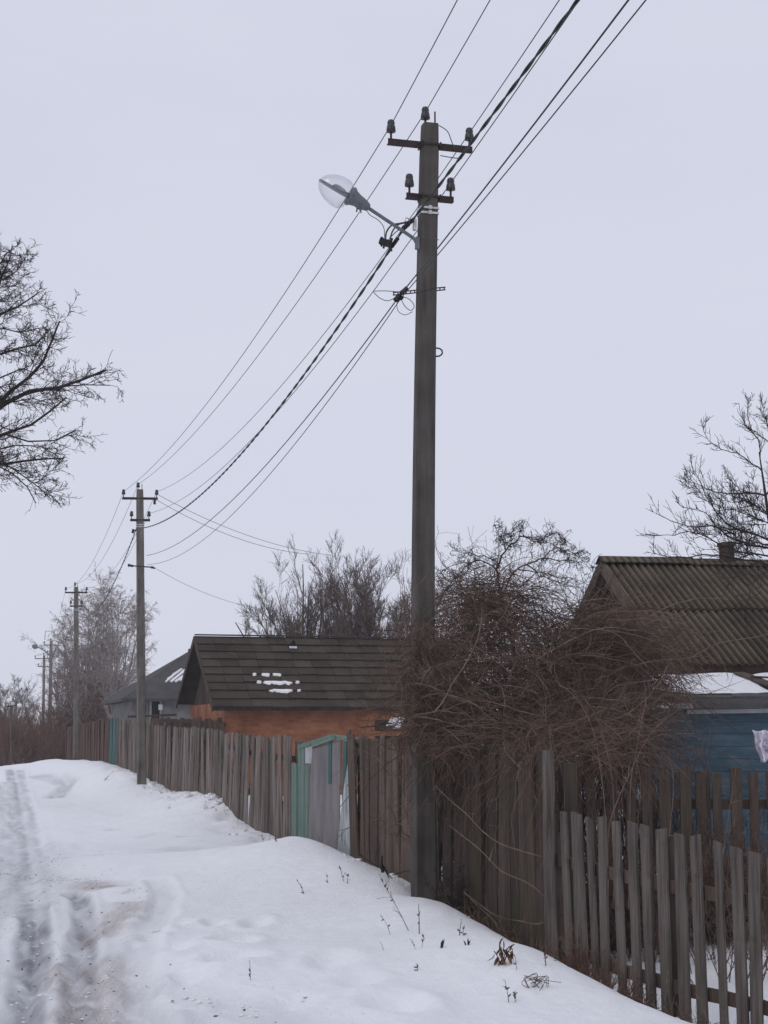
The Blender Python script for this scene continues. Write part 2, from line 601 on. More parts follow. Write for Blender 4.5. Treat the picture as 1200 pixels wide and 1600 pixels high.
ctrl = []
for Y, z in ((3, 0), (6, 0), (9, 0), (12, 0), (16, -0.01), (20, 0.0), (26, 0.02), (35, .10), (45, .2), (55, .32), (62, .25), (75, -.3), (100, -1.2), (140, -1.6)):
    for u in (-9, -6.5, -4.8, -3.7):
        ctrl.append((u, Y, z))
for Y, z in ((3, -.35), (8, -.36), (10.2, -.35), (11.2, -.33), (12.2, -.29), (13, -.25), (14.5, -.16), (16.2, -.05), (19, .12), (20.8, .14), (23, .03), (27, -.01), (30, .16), (33.2, .36), (40, .36), (48, .6), (55, .6), (66, .0), (75, -.4), (100, -1.2), (140, -1.6)):
    ctrl.append((0.0, Y, z))
    ctrl.append((1.2, Y, z - 0.05))
    ctrl.append((5, Y, z * 0.9))
    ctrl.append((12, Y, z * 0.9))
ctrl += [cpt(475, 1308, 21.3), cpt(440, 1314, 21.6), cpt(400, 1320, 21.3), cpt(350, 1333, 20.8), cpt(300, 1346, 20.4), cpt(540, 1335, 19.4),
         cpt(400, 1326, 24.2), cpt(330, 1330, 23.6), cpt(250, 1340, 22.5),
         cpt(335, 1240, 32.6), cpt(250, 1232, 38.5), cpt(200, 1212, 43), cpt(170, 1198, 47), cpt(150, 1193, 50), cpt(100, 1187, 55), cpt(60, 1190, 57), cpt(30, 1196, 58),
         cpt(300, 1290, 29), cpt(200, 1262, 35), cpt(150, 1232, 42), cpt(100, 1222, 47),
         cpt(400, 1400, 17), cpt(500, 1380, 17.2), cpt(600, 1372, 17.0), cpt(640, 1388, 15.9), cpt(600, 1450, 14), cpt(760, 1442, 14.0), cpt(700, 1410, 15.0),
         cpt(500, 1550, 11), cpt(800, 1555, 11.2), cpt(860, 1492, 12.6), cpt(960, 1546, 11.6), cpt(1080, 1598, 10.9), cpt(700, 1600, 10.1), cpt(400, 1600, 9.7), cpt(350, 1500, 12.2)]
ctrl = np.array(ctrl, float)
VS = 7.0


def tps_kernel(a, b):
    d2 = ((a[:, None, :] - b[None, :, :]) ** 2).sum(2)
    return 0.5 * d2 * np.log(np.maximum(d2, 1e-12))


C_uv = np.stack([ctrl[:, 0], VS * np.log(ctrl[:, 1])], 1)
n_c = len(C_uv)
A = np.zeros((n_c + 3, n_c + 3))
A[:n_c, :n_c] = tps_kernel(C_uv, C_uv) + np.eye(n_c) * 0.05
A[:n_c, n_c] = 1
A[:n_c, n_c + 1:] = C_uv
A[n_c, :n_c] = 1
A[n_c + 1:, :n_c] = C_uv.T
TPS = np.linalg.solve(A, np.concatenate([ctrl[:, 2], np.zeros(3)]))


def vnoise(x, y, seed=0):
    xi, yi = np.floor(x).astype(np.int64), np.floor(y).astype(np.int64)
    fx, fy = x - xi, y - yi
    fx, fy = fx * fx * (3 - 2 * fx), fy * fy * (3 - 2 * fy)

    def h(a, b):
        n = (a * 374761393 + b * 668265263 + seed * 974711) & 0xFFFFFFFF
        n = ((n ^ (n >> 13)) * 1274126177) & 0xFFFFFFFF
        return ((n ^ (n >> 16)) & 0xFFFF) / 65535.0
    return (h(xi, yi) * (1 - fx) + h(xi + 1, yi) * fx) * (1 - fy) + (h(xi, yi + 1) * (1 - fx) + h(xi + 1, yi + 1) * fx) * fy - 0.5


def base_z(X, Y):
    X, Y = np.asarray(X, float), np.asarray(Y, float)
    sh = np.broadcast(X, Y).shape
    X, Y = np.broadcast_to(X, sh).ravel(), np.broadcast_to(Y, sh).ravel()
    u = np.clip(X - fence_x(Y), -9, 12)
    q = np.stack([u, VS * np.log(np.clip(Y, 3, 140))], 1)
    o = np.empty(len(q))
    for i in range(0, len(q), 40000):
        qq = q[i:i + 40000]
        o[i:i + 40000] = tps_kernel(qq, C_uv) @ TPS[:n_c] + TPS[n_c] + qq @ TPS[n_c + 1:]
    return o.reshape(sh)


def gz(X, Y):
    return float(base_z(np.array([X]), np.array([Y]))[0])


def ground_hit(px, py):
    r = ray(px, py)
    lo = 6.0
    Ys = np.linspace(6, 80, 1500)
    P = np.array([0, 0, CZ]) + r[None, :] * (Ys / r[1])[:, None]
    below = P[:, 2] < base_z(P[:, 0], Ys)
    k = int(np.argmax(below)) if below.any() else len(Ys) - 1
    return np.array([P[k, 0], Ys[k], gz(P[k, 0], Ys[k])])


def seg_dist(X, Y, pts):
    """distance to a polyline in plan, and relative position"""
    d = np.full(X.shape, 1e9)
    for (x0, y0), (x1, y1) in zip(pts[:-1], pts[1:]):
        dx, dy = x1 - x0, y1 - y0
        t = np.clip(((X - x0) * dx + (Y - y0) * dy) / (dx * dx + dy * dy), 0, 1)
        d = np.minimum(d, np.hypot(X - x0 - t * dx, Y - y0 - t * dy))
    return d


def gpoly(pxs):
    return [tuple(ground_hit(*p)[:2]) for p in pxs]


# grid in (offset from the fence line, distance)
us = np.concatenate([np.linspace(-150, -30, 10), np.linspace(-28, -9, 24), np.linspace(-8.6, -5.6, 40), np.linspace(-5.55, 0.8, 250), np.linspace(0.9, 6, 40), np.linspace(7, 30, 24), np.linspace(35, 150, 10)])
ys = np.concatenate([np.linspace(-15, 5, 15), np.linspace(5.4, 8.4, 20), np.exp(np.linspace(math.log(8.5), math.log(64), 620)), np.linspace(65, 140, 50), np.linspace(160, 900, 20)])
GU, GY = np.meshgrid(us, ys)
GX = fence_x(GY) + GU
GZ = base_z(GX, GY)
near = np.clip(1.2 - np.abs(GU + 2.5) / 12, 0, 1)
warp = 0.25 * vnoise(GX * 0.7, GY * 0.7, 41)
wx, wy = GX + warp, GY + 0.8 * warp
GZ += near * (0.075 * vnoise(wx * 0.8, wy * 0.45, 1) + 0.035 * vnoise(wx * 2.0, wy * 1.3, 2) + 0.014 * vnoise(wx * 5, wy * 3.5, 3) + 0.006 * vnoise(wx * 14, wy * 9, 4))
edge_m = np.exp(-((GU + .35) / .35) ** 2) * np.clip((GY - 20) / 4, 0, 1)
GZ += edge_m * (0.10 * vnoise(GX * 2.2, GY * 1.1, 51) + .06 * vnoise(GX * 5, GY * 2.6, 52))
road_m = np.clip((-3.05 - GU + 0.35 * vnoise(GX * 1.1, GY * 0.6, 5)) / 0.6, 0, 1) * np.clip((GU + 7.6) / 0.6, 0, 1)
near_m = np.clip((24 - GY) / 6, 0, 1)
GZ += road_m * (0.026 * vnoise(GU * 8, GY * .5, 6) + 0.010 * vnoise(GX * 12, GY * 2, 9) + 0.008 * vnoise(GX * 25, GY * 4, 10) + 0.02 * vnoise(GU * 4, GY * .5, 7)) - 0.05 * road_m
grime = 0.27 * road_m * np.clip((30 - GY) / 8, 0.25, 1) * (0.75 + 1.0 * vnoise(GU * 5, GY * 0.35, 8) + .5 * vnoise(GU * 14, GY * 1.2, 12))
soil = np.zeros_like(GZ)
crumb = np.zeros_like(GZ)


def rut(pxs, width, depth, dark, fade=0.0):
    global GZ, grime
    d = seg_dist(GX + 0.03 * vnoise(GX * 3, GY * 2, 21), GY, gpoly(pxs))
    m = 1 / (1 + (d / width) ** 6)
    berm = np.exp(-((d - width * 1.5) / (width * 0.4)) ** 2)
    tread = 1 + .25 * vnoise(GX * 16, GY * 2.5, 26)
    GZ += -depth * m * tread + depth * 0.28 * berm * (0.8 + .8 * vnoise(GX * 9, GY * 2, 27))
    grime = np.maximum(grime, dark * m * (0.75 + 0.8 * vnoise(GU * 9, GY * 0.9, 22) + .4 * vnoise(GX * 20, GY * 2.5, 28)))


rut([(20, 1640), (34, 1560), (38, 1510), (44, 1465), (45, 1420)], 0.085, 0.05, .9)
rut([(40, 1640), (54, 1560), (66, 1497), (70, 1450), (66, 1400)], 0.08, 0.045, 0.85)
rut([(132, 1640), (131, 1547), (133, 1480), (134, 1430), (126, 1398), (112, 1388)], 0.10, 0.06, 0.85)
rut([(110, 1640), (112, 1560), (108, 1490), (128, 1430)], 0.07, 0.03, 0.6)
rut([(15, 1203), (22, 1225), (27, 1255), (32, 1300), (38, 1350), (40, 1420)], 0.13, 0.04, 0.6)
rut([(30, 1205), (36, 1235), (46, 1285), (55, 1350), (62, 1400)], 0.16, 0.02, 0.4)
rut([(-40, 1480), (-10, 1420), (10, 1370), (14, 1300), (5, 1220)], 0.16, 0.03, 0.4)
rut([(108, 1222), (98, 1236), (84, 1246)], 0.22, 0.04, 0.55)
rut([(60, 1212), (90, 1216), (108, 1222)], 0.3, 0.03, 0.4)
rut([(250, 1640), (226, 1562), (214, 1500), (228, 1455), (252, 1425), (258, 1400), (246, 1372)], 0.12, 0.05, 0.16)
# soil showing through on the right half of the road
for pts, wd, k in (([(150, 1640), (163, 1560), (168, 1490)], 0.16, 0.5), ([(92, 1640), (92, 1570), (98, 1500)], 0.09, 0.6),
                   ([(155, 1455), (185, 1430), (208, 1412)], 0.18, 0.6), ([(150, 1375), (172, 1383)], 0.25, 0.7), ([(280, 1330), (310, 1331)], 0.5, 0.22)):
    d = seg_dist(GX + 0.2 * vnoise(GX * 3, GY * 3, 23), GY + 0.4 * vnoise(GX * 2, GY * 2, 24), gpoly(pts))
    soil = np.maximum(soil, k * np.exp(-(d / wd) ** 2))
for pts, wd, k in (([(-20, 1354), (20, 1356), (48, 1358)], 0.09, 1.0), ([(68, 1363), (90, 1364), (118, 1370)], 0.22, 0.9), ([(95, 1342), (135, 1340), (160, 1338)], 0.07, 0.8),
                   ([(160, 1338), (240, 1336)], 0.07, 0.4), ([(270, 1334), (300, 1333)], 0.12, 0.8), ([(165, 1382), (174, 1384)], 0.1, 1.0), ([(198, 1398), (207, 1391)], 0.08, 1.0),
                   ([(150, 1459), (158, 1456)], 0.07, 1.0), ([(166, 1297), (182, 1295)], 0.12, 0.7), ([(220, 1310), (238, 1306)], 0.1, 0.5), ([(282, 1308), (288, 1308)], 0.15, 1.0)):
    d = seg_dist(GX, GY + 0.15 * vnoise(GX * 3, GY * 3, 25), gpoly(pts))
    crumb = np.maximum(crumb, k * np.exp(-(d / wd) ** 2))
# footprints and dents in the bank
for px, py, r, dep in ((345, 1468, .10, .035), (372, 1467, .12, .05), (352, 1497, .13, .06), (385, 1492, .12, .045), (270, 1480, .1, .03), (335, 1440, .08, .02), (240, 1455, .1, .03),
                       (400, 1440, .1, .03), (620, 1570, .16, .05), (640, 1572, .1, .03), (300, 1525, .1, .03), (270, 1560, .12, .03), (235, 1585, .1, .04), (520, 1500, .14, .03),
                       (460, 1560, .12, .025), (280, 1440, .09, .025), (560, 1530, .12, .02), (225, 1540, .08, .04)):
    c = ground_hit(px, py)
    d = np.hypot((GX - c[0]), (GY - c[1]) / 2.2)
    dep *= 1.9
    GZ += -dep * np.exp(-(d / r) ** 2) + dep * 0.4 * np.exp(-((d - 1.7 * r) / (0.7 * r)) ** 2)
hol = np.hypot(GX - at(665, 1300, 15.75)[0] - .04, (GY - 15.75) * .8)
GZ -= 0.09 * np.exp(-(hol / .3) ** 2)
GZ -= 0.05 * np.exp(-((GU + .02) / .16) ** 2) * np.clip((18 - GY) / 2, 0, 1) * (1 + 1.2 * vnoise(GX * 2, GY * 2, 81))
grime = np.clip(grime, 0, 1)


def ground_mesh(name, sel):
    G = np.stack([GX, GY, GZ], -1)
    n, m = GX.shape
    i = np.arange(n - 1)[:, None] * m + np.arange(m - 1)[None, :]
    fa = np.stack([i, i + 1, i + m + 1, i + m], -1)[sel]
    used = np.unique(fa)
    remap = np.full(n * m, -1)
    remap[used] = np.arange(len(used))
    mb = MB()
    mb.add(G.reshape(-1, 3)[used], remap[fa])
    o = mb.build(name, M['snow'], None, (0, 0, 0), True)
    for nm, arr in (('grime', grime), ('soil', soil), ('crumb', crumb)):
        a = o.data.attributes.new(nm, 'FLOAT', 'POINT')
        a.data.foreach_set('value', arr.ravel()[used].astype(np.float32))
    o['kind'] = 'structure'
    return o


cu = 0.5 * (GU[:-1, :-1] + GU[1:, 1:])
is_road = (cu < -3.2) & (cu > -7.6)
ground_mesh('snowy_ground', ~is_road)
ground_mesh('road', is_road)
print('terrain', len(us) * len(ys))

# ------------------------------------------------------------------ plants: growth helpers


def grow(S, D, L, K, wander, trop=(0, 0, 0)):
    S, D, L = np.asarray(S, float), np.asarray(D, float), np.asarray(L, float)
    N = len(S)
    P = np.zeros((N, K, 3))
    P[:, 0] = S
    d = D / np.maximum(np.linalg.norm(D, axis=1, keepdims=True), 1e-9)
    st = (L / (K - 1))[:, None]
    tr = np.asarray(trop, float)
    for k in range(1, K):
        d = d + rng.normal(size=(N, 3)) * wander + tr
        d /= np.maximum(np.linalg.norm(d, axis=1, keepdims=True), 1e-9)
        P[:, k] = P[:, k - 1] + d * st
    return P


def spawn(P, R, L, n, t0, t1, ang, ratio, up=0.0, rmin=0.002, rk=0.6, tap=0.5):
    N, K, _ = P.shape
    cnt = rng.poisson(n, N) if np.isscalar(n) else rng.poisson(n)
    idx = np.repeat(np.arange(N), cnt)
    t = t0 + (t1 - t0) * rng.random(len(idx))
    x = t * (K - 1)
    k = np.minimum(x.astype(int), K - 2)
    f = (x - k)[:, None]
    S = P[idx, k] * (1 - f) + P[idx, k + 1] * f
    T = P[idx, k + 1] - P[idx, k]
    T /= np.maximum(np.linalg.norm(T, axis=1, keepdims=True), 1e-9)
    q = rng.normal(size=T.shape)
    q -= (q * T).sum(1, keepdims=True) * T
    q /= np.maximum(np.linalg.norm(q, axis=1, keepdims=True), 1e-9)
    a = np.radians(ang) * (0.6 + 0.8 * rng.random(len(idx)))[:, None]
    D = np.cos(a) * T + np.sin(a) * q + np.array([0, 0, up])
    Ln = L[idx] * ratio * (1 - tap * t) * (0.5 + 0.9 * rng.random(len(idx)))
    Rn = np.maximum((R[idx, k] * (1 - f[:, 0]) + R[idx, k + 1] * f[:, 0]) * rk, rmin)
    return S, D, Ln, Rn


def taper(r0, K, end=0.3, rmin=0.0015):
    return np.maximum(np.asarray(r0)[:, None] * np.linspace(1, end, K)[None, :], rmin)


def spline(pts, K):
    pts = np.asarray(pts, float)
    n = len(pts)
    if n == 2:
        return pts[0] + (pts[1] - pts[0]) * np.linspace(0, 1, K)[:, None]
    d = np.concatenate([[0], np.cumsum(np.linalg.norm(np.diff(pts, axis=0), axis=1))])
    m = np.gradient(pts, d, axis=0)
    s = np.linspace(0, d[-1], K)
    i = np.clip(np.searchsorted(d, s, 'right') - 1, 0, n - 2)
    h = (d[i + 1] - d[i])
    t = ((s - d[i]) / h)[:, None]
    h = h[:, None]
    return (2 * t**3 - 3 * t**2 + 1) * pts[i] + (t**3 - 2 * t**2 + t) * h * m[i] + (-2 * t**3 + 3 * t**2) * pts[i + 1] + (t**3 - t**2) * h * m[i + 1]


def limbs_to_tree(mb_big, mb_small, limbs, rad, levels, K=14, jitter=0.01):
    """limbs: list of 3d polylines; levels: list of dicts for spawned twigs"""
    P = np.stack([spline(l, K) for l in limbs])
    P[:, 1:-1] += rng.normal(size=P[:, 1:-1].shape) * jitter
    L = np.linalg.norm(np.diff(P, axis=1), axis=2).sum(1)
    R = np.maximum(np.asarray(rad)[:, None] * np.linspace(1, 0.18, K)[None, :], 0.003)
    mb_big.strands(P, R, 6)
    cur = (P, R, L)
    for i, lv in enumerate(levels):
        S, D, Ln, Rn = spawn(*cur, lv['n'], lv.get('t0', 0.1), 1.0, lv.get('ang', 45), lv['ratio'], lv.get('up', 0), lv.get('rmin', 0.002), lv.get('rk', 0.6), lv.get('tap', 0.5))
        Ln = np.clip(Ln, lv.get('lmin', 0.05), lv.get('lmax', 9))
        k = lv.get('K', 6)
        P2 = grow(S, D, Ln, k, lv.get('wander', 0.15), lv.get('trop', (0, 0, 0)))
        R2 = taper(Rn, k, 0.35, lv.get('rmin', 0.002) * 0.7)
        mb_small.strands(P2, R2, 3)
        cur = (P2, R2, Ln)


# ------------------------------------------------------------------ big bare tree by the road, on the left
def left_tree():
    Y = 20.0
    tb = at(-420, 1346, Y)
    tb[2] = gz(tb[0], Y) - 0.1
    root = thing('bare_tree', tb, 'large dark bare tree reaching its branches into the picture from the left edge', 'tree')
    tx = tb[0]
    trunk, crown = MB(), MB()
    tr = spline([tb, tb + [0.05, 0, 1.5], tb + [0.2, .1, 3.2], tb + [0.25, .1, 5.2], tb + [0.5, 0.1, 7.4], tb + [0.6, 0, 9.5]], 20)
    trunk.tube(tr, np.linspace(0.30, 0.06, 20), 10)
    L = []
    rad = []

    def limb(pxs, r, y0, y1, start):
        s = tr[start]
        ps = [at(px, py, y0 + (y1 - y0) * i / max(len(pxs) - 1, 1)) for i, (px, py) in enumerate(pxs)]
        mid = (s + ps[0]) / 2 + np.array([0, 0, 0.12])
        L.append([s, mid] + ps)
        rad.append(r)
    limb([(0, 640), (27, 618), (55, 610), (99, 603), (124, 594), (148, 585), (166, 578)], .065, 20, 19.5, 9)
    limb([(20, 622), (55, 611), (99, 604), (137, 602), (165, 609), (172, 602)], .03, 20, 19.8, 9)
    limb([(0, 632), (16, 612), (41, 594), (58, 580), (71, 557), (85, 528), (93, 502)], .055, 20.2, 21, 10)
    limb([(0, 681), (33, 668), (60, 657), (80, 640), (104, 621)], .05, 19.6, 19, 8)
    limb([(0, 680), (19, 679), (47, 690), (93, 687), (118, 672)], .035, 19.6, 20.2, 8)
    limb([(0, 726), (33, 722), (55, 719), (80, 717), (100, 716)], .045, 20.4, 20, 7)
    limb([(0, 727), (19, 740), (36, 756), (50, 772), (56, 786)], .032, 20.4, 21, 7)
    limb([(0, 724), (28, 736), (48, 752), (69, 768), (80, 780)], .025, 20.2, 19.5, 7)
    limb([(0, 489), (27, 481), (50, 465), (62, 456)], .035, 20, 19.5, 13)
    limb([(0, 550), (36, 544), (55, 536), (66, 526)], .04, 20, 20.6, 12)
    limb([(0, 514), (30, 519), (56, 514)], .03, 19.8, 19.5, 12)
    limb([(-6, 470), (4, 430), (14, 404), (19, 384)], .035, 20, 20.3, 14)
    limb([(-10, 420), (10, 400), (22, 388)], .03, 20, 19.5, 15)
    limb([(-4, 440), (18, 430), (36, 414), (40, 402)], .028, 19.7, 19.4, 14)
    limb([(0, 701), (41, 696), (76, 702), (92, 714)], .028, 19.3, 19, 8)
    limb([(0, 590), (22, 580), (44, 572), (60, 548)], .028, 20.3, 20.8, 11)
    limb([(0, 606), (30, 640), (50, 634), (72, 624)], .02, 19.8, 19.4, 10)
    limb([(-40, 470), (-20, 440), (0, 420), (12, 425)], .04, 20, 20, 14)
    limb([(-300, 420), (-260, 330), (-220, 260)], .05, 20, 20, 15)
    limb([(-420, 420), (-500, 330), (-560, 260)], .05, 20, 21, 15)
    limb([(-480, 620), (-640, 540), (-760, 480)], .06, 20, 21, 11)
    limb([(-480, 720), (-620, 700), (-760, 690)], .05, 20, 19, 8)
    limbs_to_tree(trunk, crown, L, rad, [
        dict(n=26, t0=0.34, ang=42, ratio=0.17, lmin=0.15, lmax=0.52, K=7, wander=0.20, rk=0.38, rmin=0.0045, trop=(0.02, 0, 0.02)),
        dict(n=6.5, t0=0.1, ang=45, ratio=0.5, lmin=0.08, lmax=0.4, K=5, wander=0.22, rk=0.6, rmin=0.0035),
        dict(n=3.2, t0=0.2, ang=45, ratio=0.55, lmin=0.05, lmax=0.24, K=4, wander=0.25, rk=0.7, rmin=0.0032)])
    trunk.build('trunk', M['bark_dark'], root, smooth=True)
    crown.build('crown', M['bark_dark'], root)


left_tree()


# ------------------------------------------------------------------ fruit tree over the house, on the right
def right_tree():
    Y = 18.6
    tb = at(1226, 1330, Y)
    tb[2] = gz(tb[0], Y) - 0.1
    root = thing('bare_tree', tb, 'bare fruit tree with long upward shoots beside the corrugated roof at the right edge', 'tree')
    trunk, crown = MB(), MB()
    tr = spline([tb, tb + [0.0, 0, 1.2], at(1216, 900, Y), at(1200, 800, Y), at(1192, 746, Y), at(1186, 706, Y)], 16)
    trunk.tube(tr, np.linspace(0.10, 0.006, 16), 8)
    L, rad = [], []

    def limb(pxs, r, dy):
        ps = [at(px, py, Y + dy * i / (len(pxs) - 1)) for i, (px, py) in enumerate(pxs)]
        L.append(ps)
        rad.append(r * .55)
    limb([(1188, 720), (1184, 684), (1164, 664), (1156, 640), (1154, 630)], .014, .3)
    limb([(1190, 735), (1170, 720), (1156, 712), (1126, 702), (1104, 684), (1098, 666)], .016, -.3)
    limb([(1198, 775), (1167, 771), (1137, 772), (1115, 769), (1092, 759), (1072, 746)], .022, -.5)
    limb([(1208, 845), (1167, 832), (1141, 821), (1119, 799), (1100, 767), (1088, 740), (1079, 720)], .024, .4)
    limb([(1212, 860), (1167, 849), (1143, 842), (1119, 823), (1085, 825), (1055, 817), (1025, 802)], .026, -.6)
    limb([(1150, 836), (1119, 823), (1104, 802), (1081, 795), (1066, 792), (1059, 784)], .014, -.3)
    limb([(1212, 870), (1160, 862), (1122, 849), (1092, 834), (1066, 832), (1044, 839), (1016, 831)], .022, -.8)
    limb([(1214, 885), (1149, 872), (1102, 866), (1066, 871), (1027, 865), (1014, 853)], .022, -.5)
    limb([(1200, 690), (1177, 671), (1169, 652), (1169, 622)], .012, .3)
    limb([(1204, 680), (1196, 655), (1190, 632)], .012, 0)
    limb([(1214, 860), (1190, 850), (1150, 850), (1120, 866), (1096, 880)], .018, -.9)
    limb([(1215, 890), (1180, 880), (1150, 900), (1130, 930), (1122, 960)], .014, -1.2)
    limb([(1215, 890), (1190, 895), (1170, 930), (1165, 975)], .012, -1.0)
    limb([(1200, 800), (1180, 790), (1150, 795), (1120, 790)], .016, .5)
    limb([(1204, 820), (1180, 808), (1160, 800), (1146, 780), (1140, 760)], .015, .4)
    limb([(1210, 850), (1185, 838), (1168, 846), (1150, 862)], .015, .7)
    limb([(1204, 810), (1240, 770), (1270, 710), (1290, 650)], .03, .5)
    limb([(1210, 840), (1260, 820), (1320, 790), (1370, 750)], .035, .2)
    limb([(1196, 780), (1215, 720), (1225, 660)], .02, .2)
    for _ in range(16):
        x0, y0 = random.uniform(1165, 1212), random.uniform(770, 885)
        a_, ln_ = random.uniform(-.2, 1.1), random.uniform(45, 115)
        limb([(x0, y0), (x0 - ln_ * .4 * math.cos(a_), y0 - ln_ * .25 * math.sin(a_) + 4), (x0 - ln_ * .75 * math.cos(a_), y0 - ln_ * .65 * math.sin(a_)), (x0 - ln_ * math.cos(a_), y0 - ln_ * 1.1 * math.sin(a_) - 8)], random.uniform(.008, .014), random.uniform(-.8, .8))
    limbs_to_tree(trunk, crown, L, rad, [
        dict(n=20, t0=0.06, ang=46, ratio=0.25, lmin=0.12, lmax=0.5, K=6, wander=0.10, rk=0.5, rmin=0.0036, trop=(-0.03, 0, 0.09), up=0.3),
        dict(n=3.0, t0=0.15, ang=42, ratio=0.5, lmin=0.06, lmax=0.35, K=4, wander=0.14, rk=0.7, rmin=0.003, trop=(0, 0, 0.08))], K=16, jitter=0.007)
    trunk.build('trunk', M['bark_dark'], root, smooth=True)
    crown.build('crown', M['bark_dark'], root)


right_tree()


# ------------------------------------------------------------------ trees standing farther away
def yard_tree(name, base, h, spread, nstem, label, mat, group, trop=(0, 0, .06), dense=1.0, weep=0.0, r0=0.12, rt=0.0056):
    root = thing(name, base, label, 'tree', group)
    trunk, crown = MB(), MB()
    base = np.asarray(base, float)
    hb = h * 0.16
    trunk.tube(spline([base - [0, 0, 0.2], base + [0.04, 0, hb * 0.6], base + [0.02, 0.03, hb * 1.3]], 6), np.linspace(r0, r0 * 0.75, 6), 8)
    a = rng.random(nstem) * 2 * np.pi
    sp = spread * (0.15 + 0.85 * np.sqrt(rng.random(nstem)))
    D = np.stack([np.cos(a) * sp, np.sin(a) * sp, np.full(nstem, h * 0.8)], 1)
    S = base + np.array([0.02, 0.03, hb]) + rng.normal(size=(nstem, 3)) * [0.03, 0.03, hb * 0.15]
    Ln = (h - hb) * (0.80 + 0.14 * rng.random(nstem)) * (1.06 - 0.32 * sp / max(spread, .01))
    P = grow(S, D, Ln, 14, 0.055, (0, 0, 0.02))
    R = np.maximum(np.linspace(r0 * 0.55, 0.012, 14)[None, :] * (0.6 + 0.5 * rng.random((nstem, 1))), rt * 1.5)
    trunk.strands(P, R, 6)
    cur = (P, R, Ln)
    for n, ratio, lmin, lmax, K, ang in ((13 * dense, .40, .4, 2.6, 9, 30), (9 * dense, .5, .3, 1.4, 6, 34), (5 * dense, .55, .15, .7, 5, 36)):
        S, D, L2, R2 = spawn(*cur, n, 0.12, 1.0, ang, ratio, 0.1 - weep * 0.25, rt, 0.5)
        L2 = np.clip(L2, lmin, lmax)
        P2 = grow(S, D, L2, K, 0.11, np.array(trop) - np.array([0, 0, weep * (0.5 if K < 8 else 0.1)]))
        RR = taper(R2, K, 0.35, rt * 0.6)
        crown.strands(P2, RR, 3)
        cur = (P2, RR, L2)
    trunk.build('trunk', mat, root, smooth=True)
    crown.build('crown', mat, root)
    return root


def gp(px, Y):
    x = (px - 600.0) / F * Y * 1.0
    x = at(px, 1000, Y)[0]
    return np.array([x, Y, gz(x, Y)])


YT = 'bare trees behind the brick shed'
yard_tree('bare_tree', gp(478, 46), 6.3, 2.0, 17, 'dense bare tree with upright branches behind the middle of the tiled shed roof', M['bark_grey'], YT, dense=0.95)
yard_tree('bare_tree', gp(560, 48), 6.6, 2.0, 17, 'tallest bare tree behind the shed roof, next to the near pole', M['bark_grey'], YT, dense=0.95)
yard_tree('bare_tree', gp(428, 47), 4.9, 1.6, 10, 'sparse low bare tree at the left end of the clump behind the shed roof', M['bark_grey'], YT, dense=0.7)
yard_tree('bare_tree', gp(622, 47), 5.9, 1.5, 13, 'bare tree half hidden by the near concrete pole above the shed roof', M['bark_grey'], YT, dense=0.9)
yard_tree('bare_tree', gp(360, 52), 3.9, 1.2, 5, 'small twiggy tree just showing over the left part of the shed ridge', M['bark_grey'], YT, dense=0.6)
yard_tree('sapling', gp(253, 70), 5.0, 0.9, 4, 'thin sapling with upright twigs behind the grey hipped roof', M['bark_grey'], None, dense=0.45)
yard_tree('sapling', gp(286, 66), 4.6, 1.0, 4, 'thin sapling rising between the grey hipped roof and the brick shed', M['bark_grey'], None, dense=0.45)
BT = 'birches behind the far fence'
yard_tree('birch_tree', gp(140, 80), 9.9, 2.2, 13, 'tall pale birch with drooping twigs behind the third pole', M['bark_birch'], BT, weep=0.35, dense=1.0, r0=.14, rt=.0085)
yard_tree('birch_tree', gp(182, 78), 9.8, 1.5, 10, 'pale drooping birch next to the second pole', M['bark_birch'], BT, weep=0.35, dense=1.0, r0=.13, rt=.0085)
yard_tree('birch_tree', gp(106, 84), 8.3, 1.5, 9, 'shorter drooping birch at the left of the birch clump', M['bark_birch'], BT, weep=0.38, dense=0.9, r0=.12, rt=.0085)
yard_tree('round_tree', gp(18, 105), 6.7, 2.3, 15, 'far rounded grey tree at the left edge beyond the road', M['bark_grey'], None, dense=0.9, rt=.007)
yard_tree('round_tree', gp(-26, 110), 6.5, 2.3, 13, 'far grey tree cut by the left picture edge', M['bark_grey'], None, dense=0.8, rt=.007)
yard_tree('round_tree', gp(52, 128), 5.6, 1.6, 7, 'small far tree behind the two farthest poles', M['bark_grey'], None, dense=0.8, rt=.007)


def bush(base, h, spread, n, label, mat, group, rt=.005, name='bush'):
    mb = MB()
    base = np.asarray(base, float)
    a = rng.random(n) * 2 * np.pi
    rr = spread * np.sqrt(rng.random(n))
    S = base + np.stack([np.cos(a) * rr * 0.7, np.sin(a) * rr * 0.7, np.full(n, -0.05)], 1)
    D = np.stack([np.cos(a) * rr * 0.5 + rng.normal(size=n) * .2, np.sin(a) * rr * 0.5 + rng.normal(size=n) * .2, np.full(n, h)], 1)
    L = h * (0.55 + 0.5 * rng.random(n)) * (1.1 - 0.35 * rr / spread)
    P = grow(S, D, L, 8, 0.08)
    R = taper(np.full(n, rt * 2.4), 8, 0.35, rt)
    mb.strands(P, R, 3)
    S, D2, L2, R2 = spawn(P, R, L, 7, .15, 1, 38, .38, .1, rt, .7)
    P2 = grow(S, D2, L2, 5, .13)
    mb.strands(P2, taper(R2, 5, .4, rt * .6), 3)
    S, D3, L3, R3 = spawn(P2, taper(R2, 5), L2, 3, .15, 1, 38, .5, .05, rt * .8, .8)
    mb.strands(grow(S, D3, L3, 4, .15), taper(R3, 4, .4, rt * .6), 3)
    o = mb.build(name, mat, None, tuple(base))
    return tag(o, label, 'bush', group)


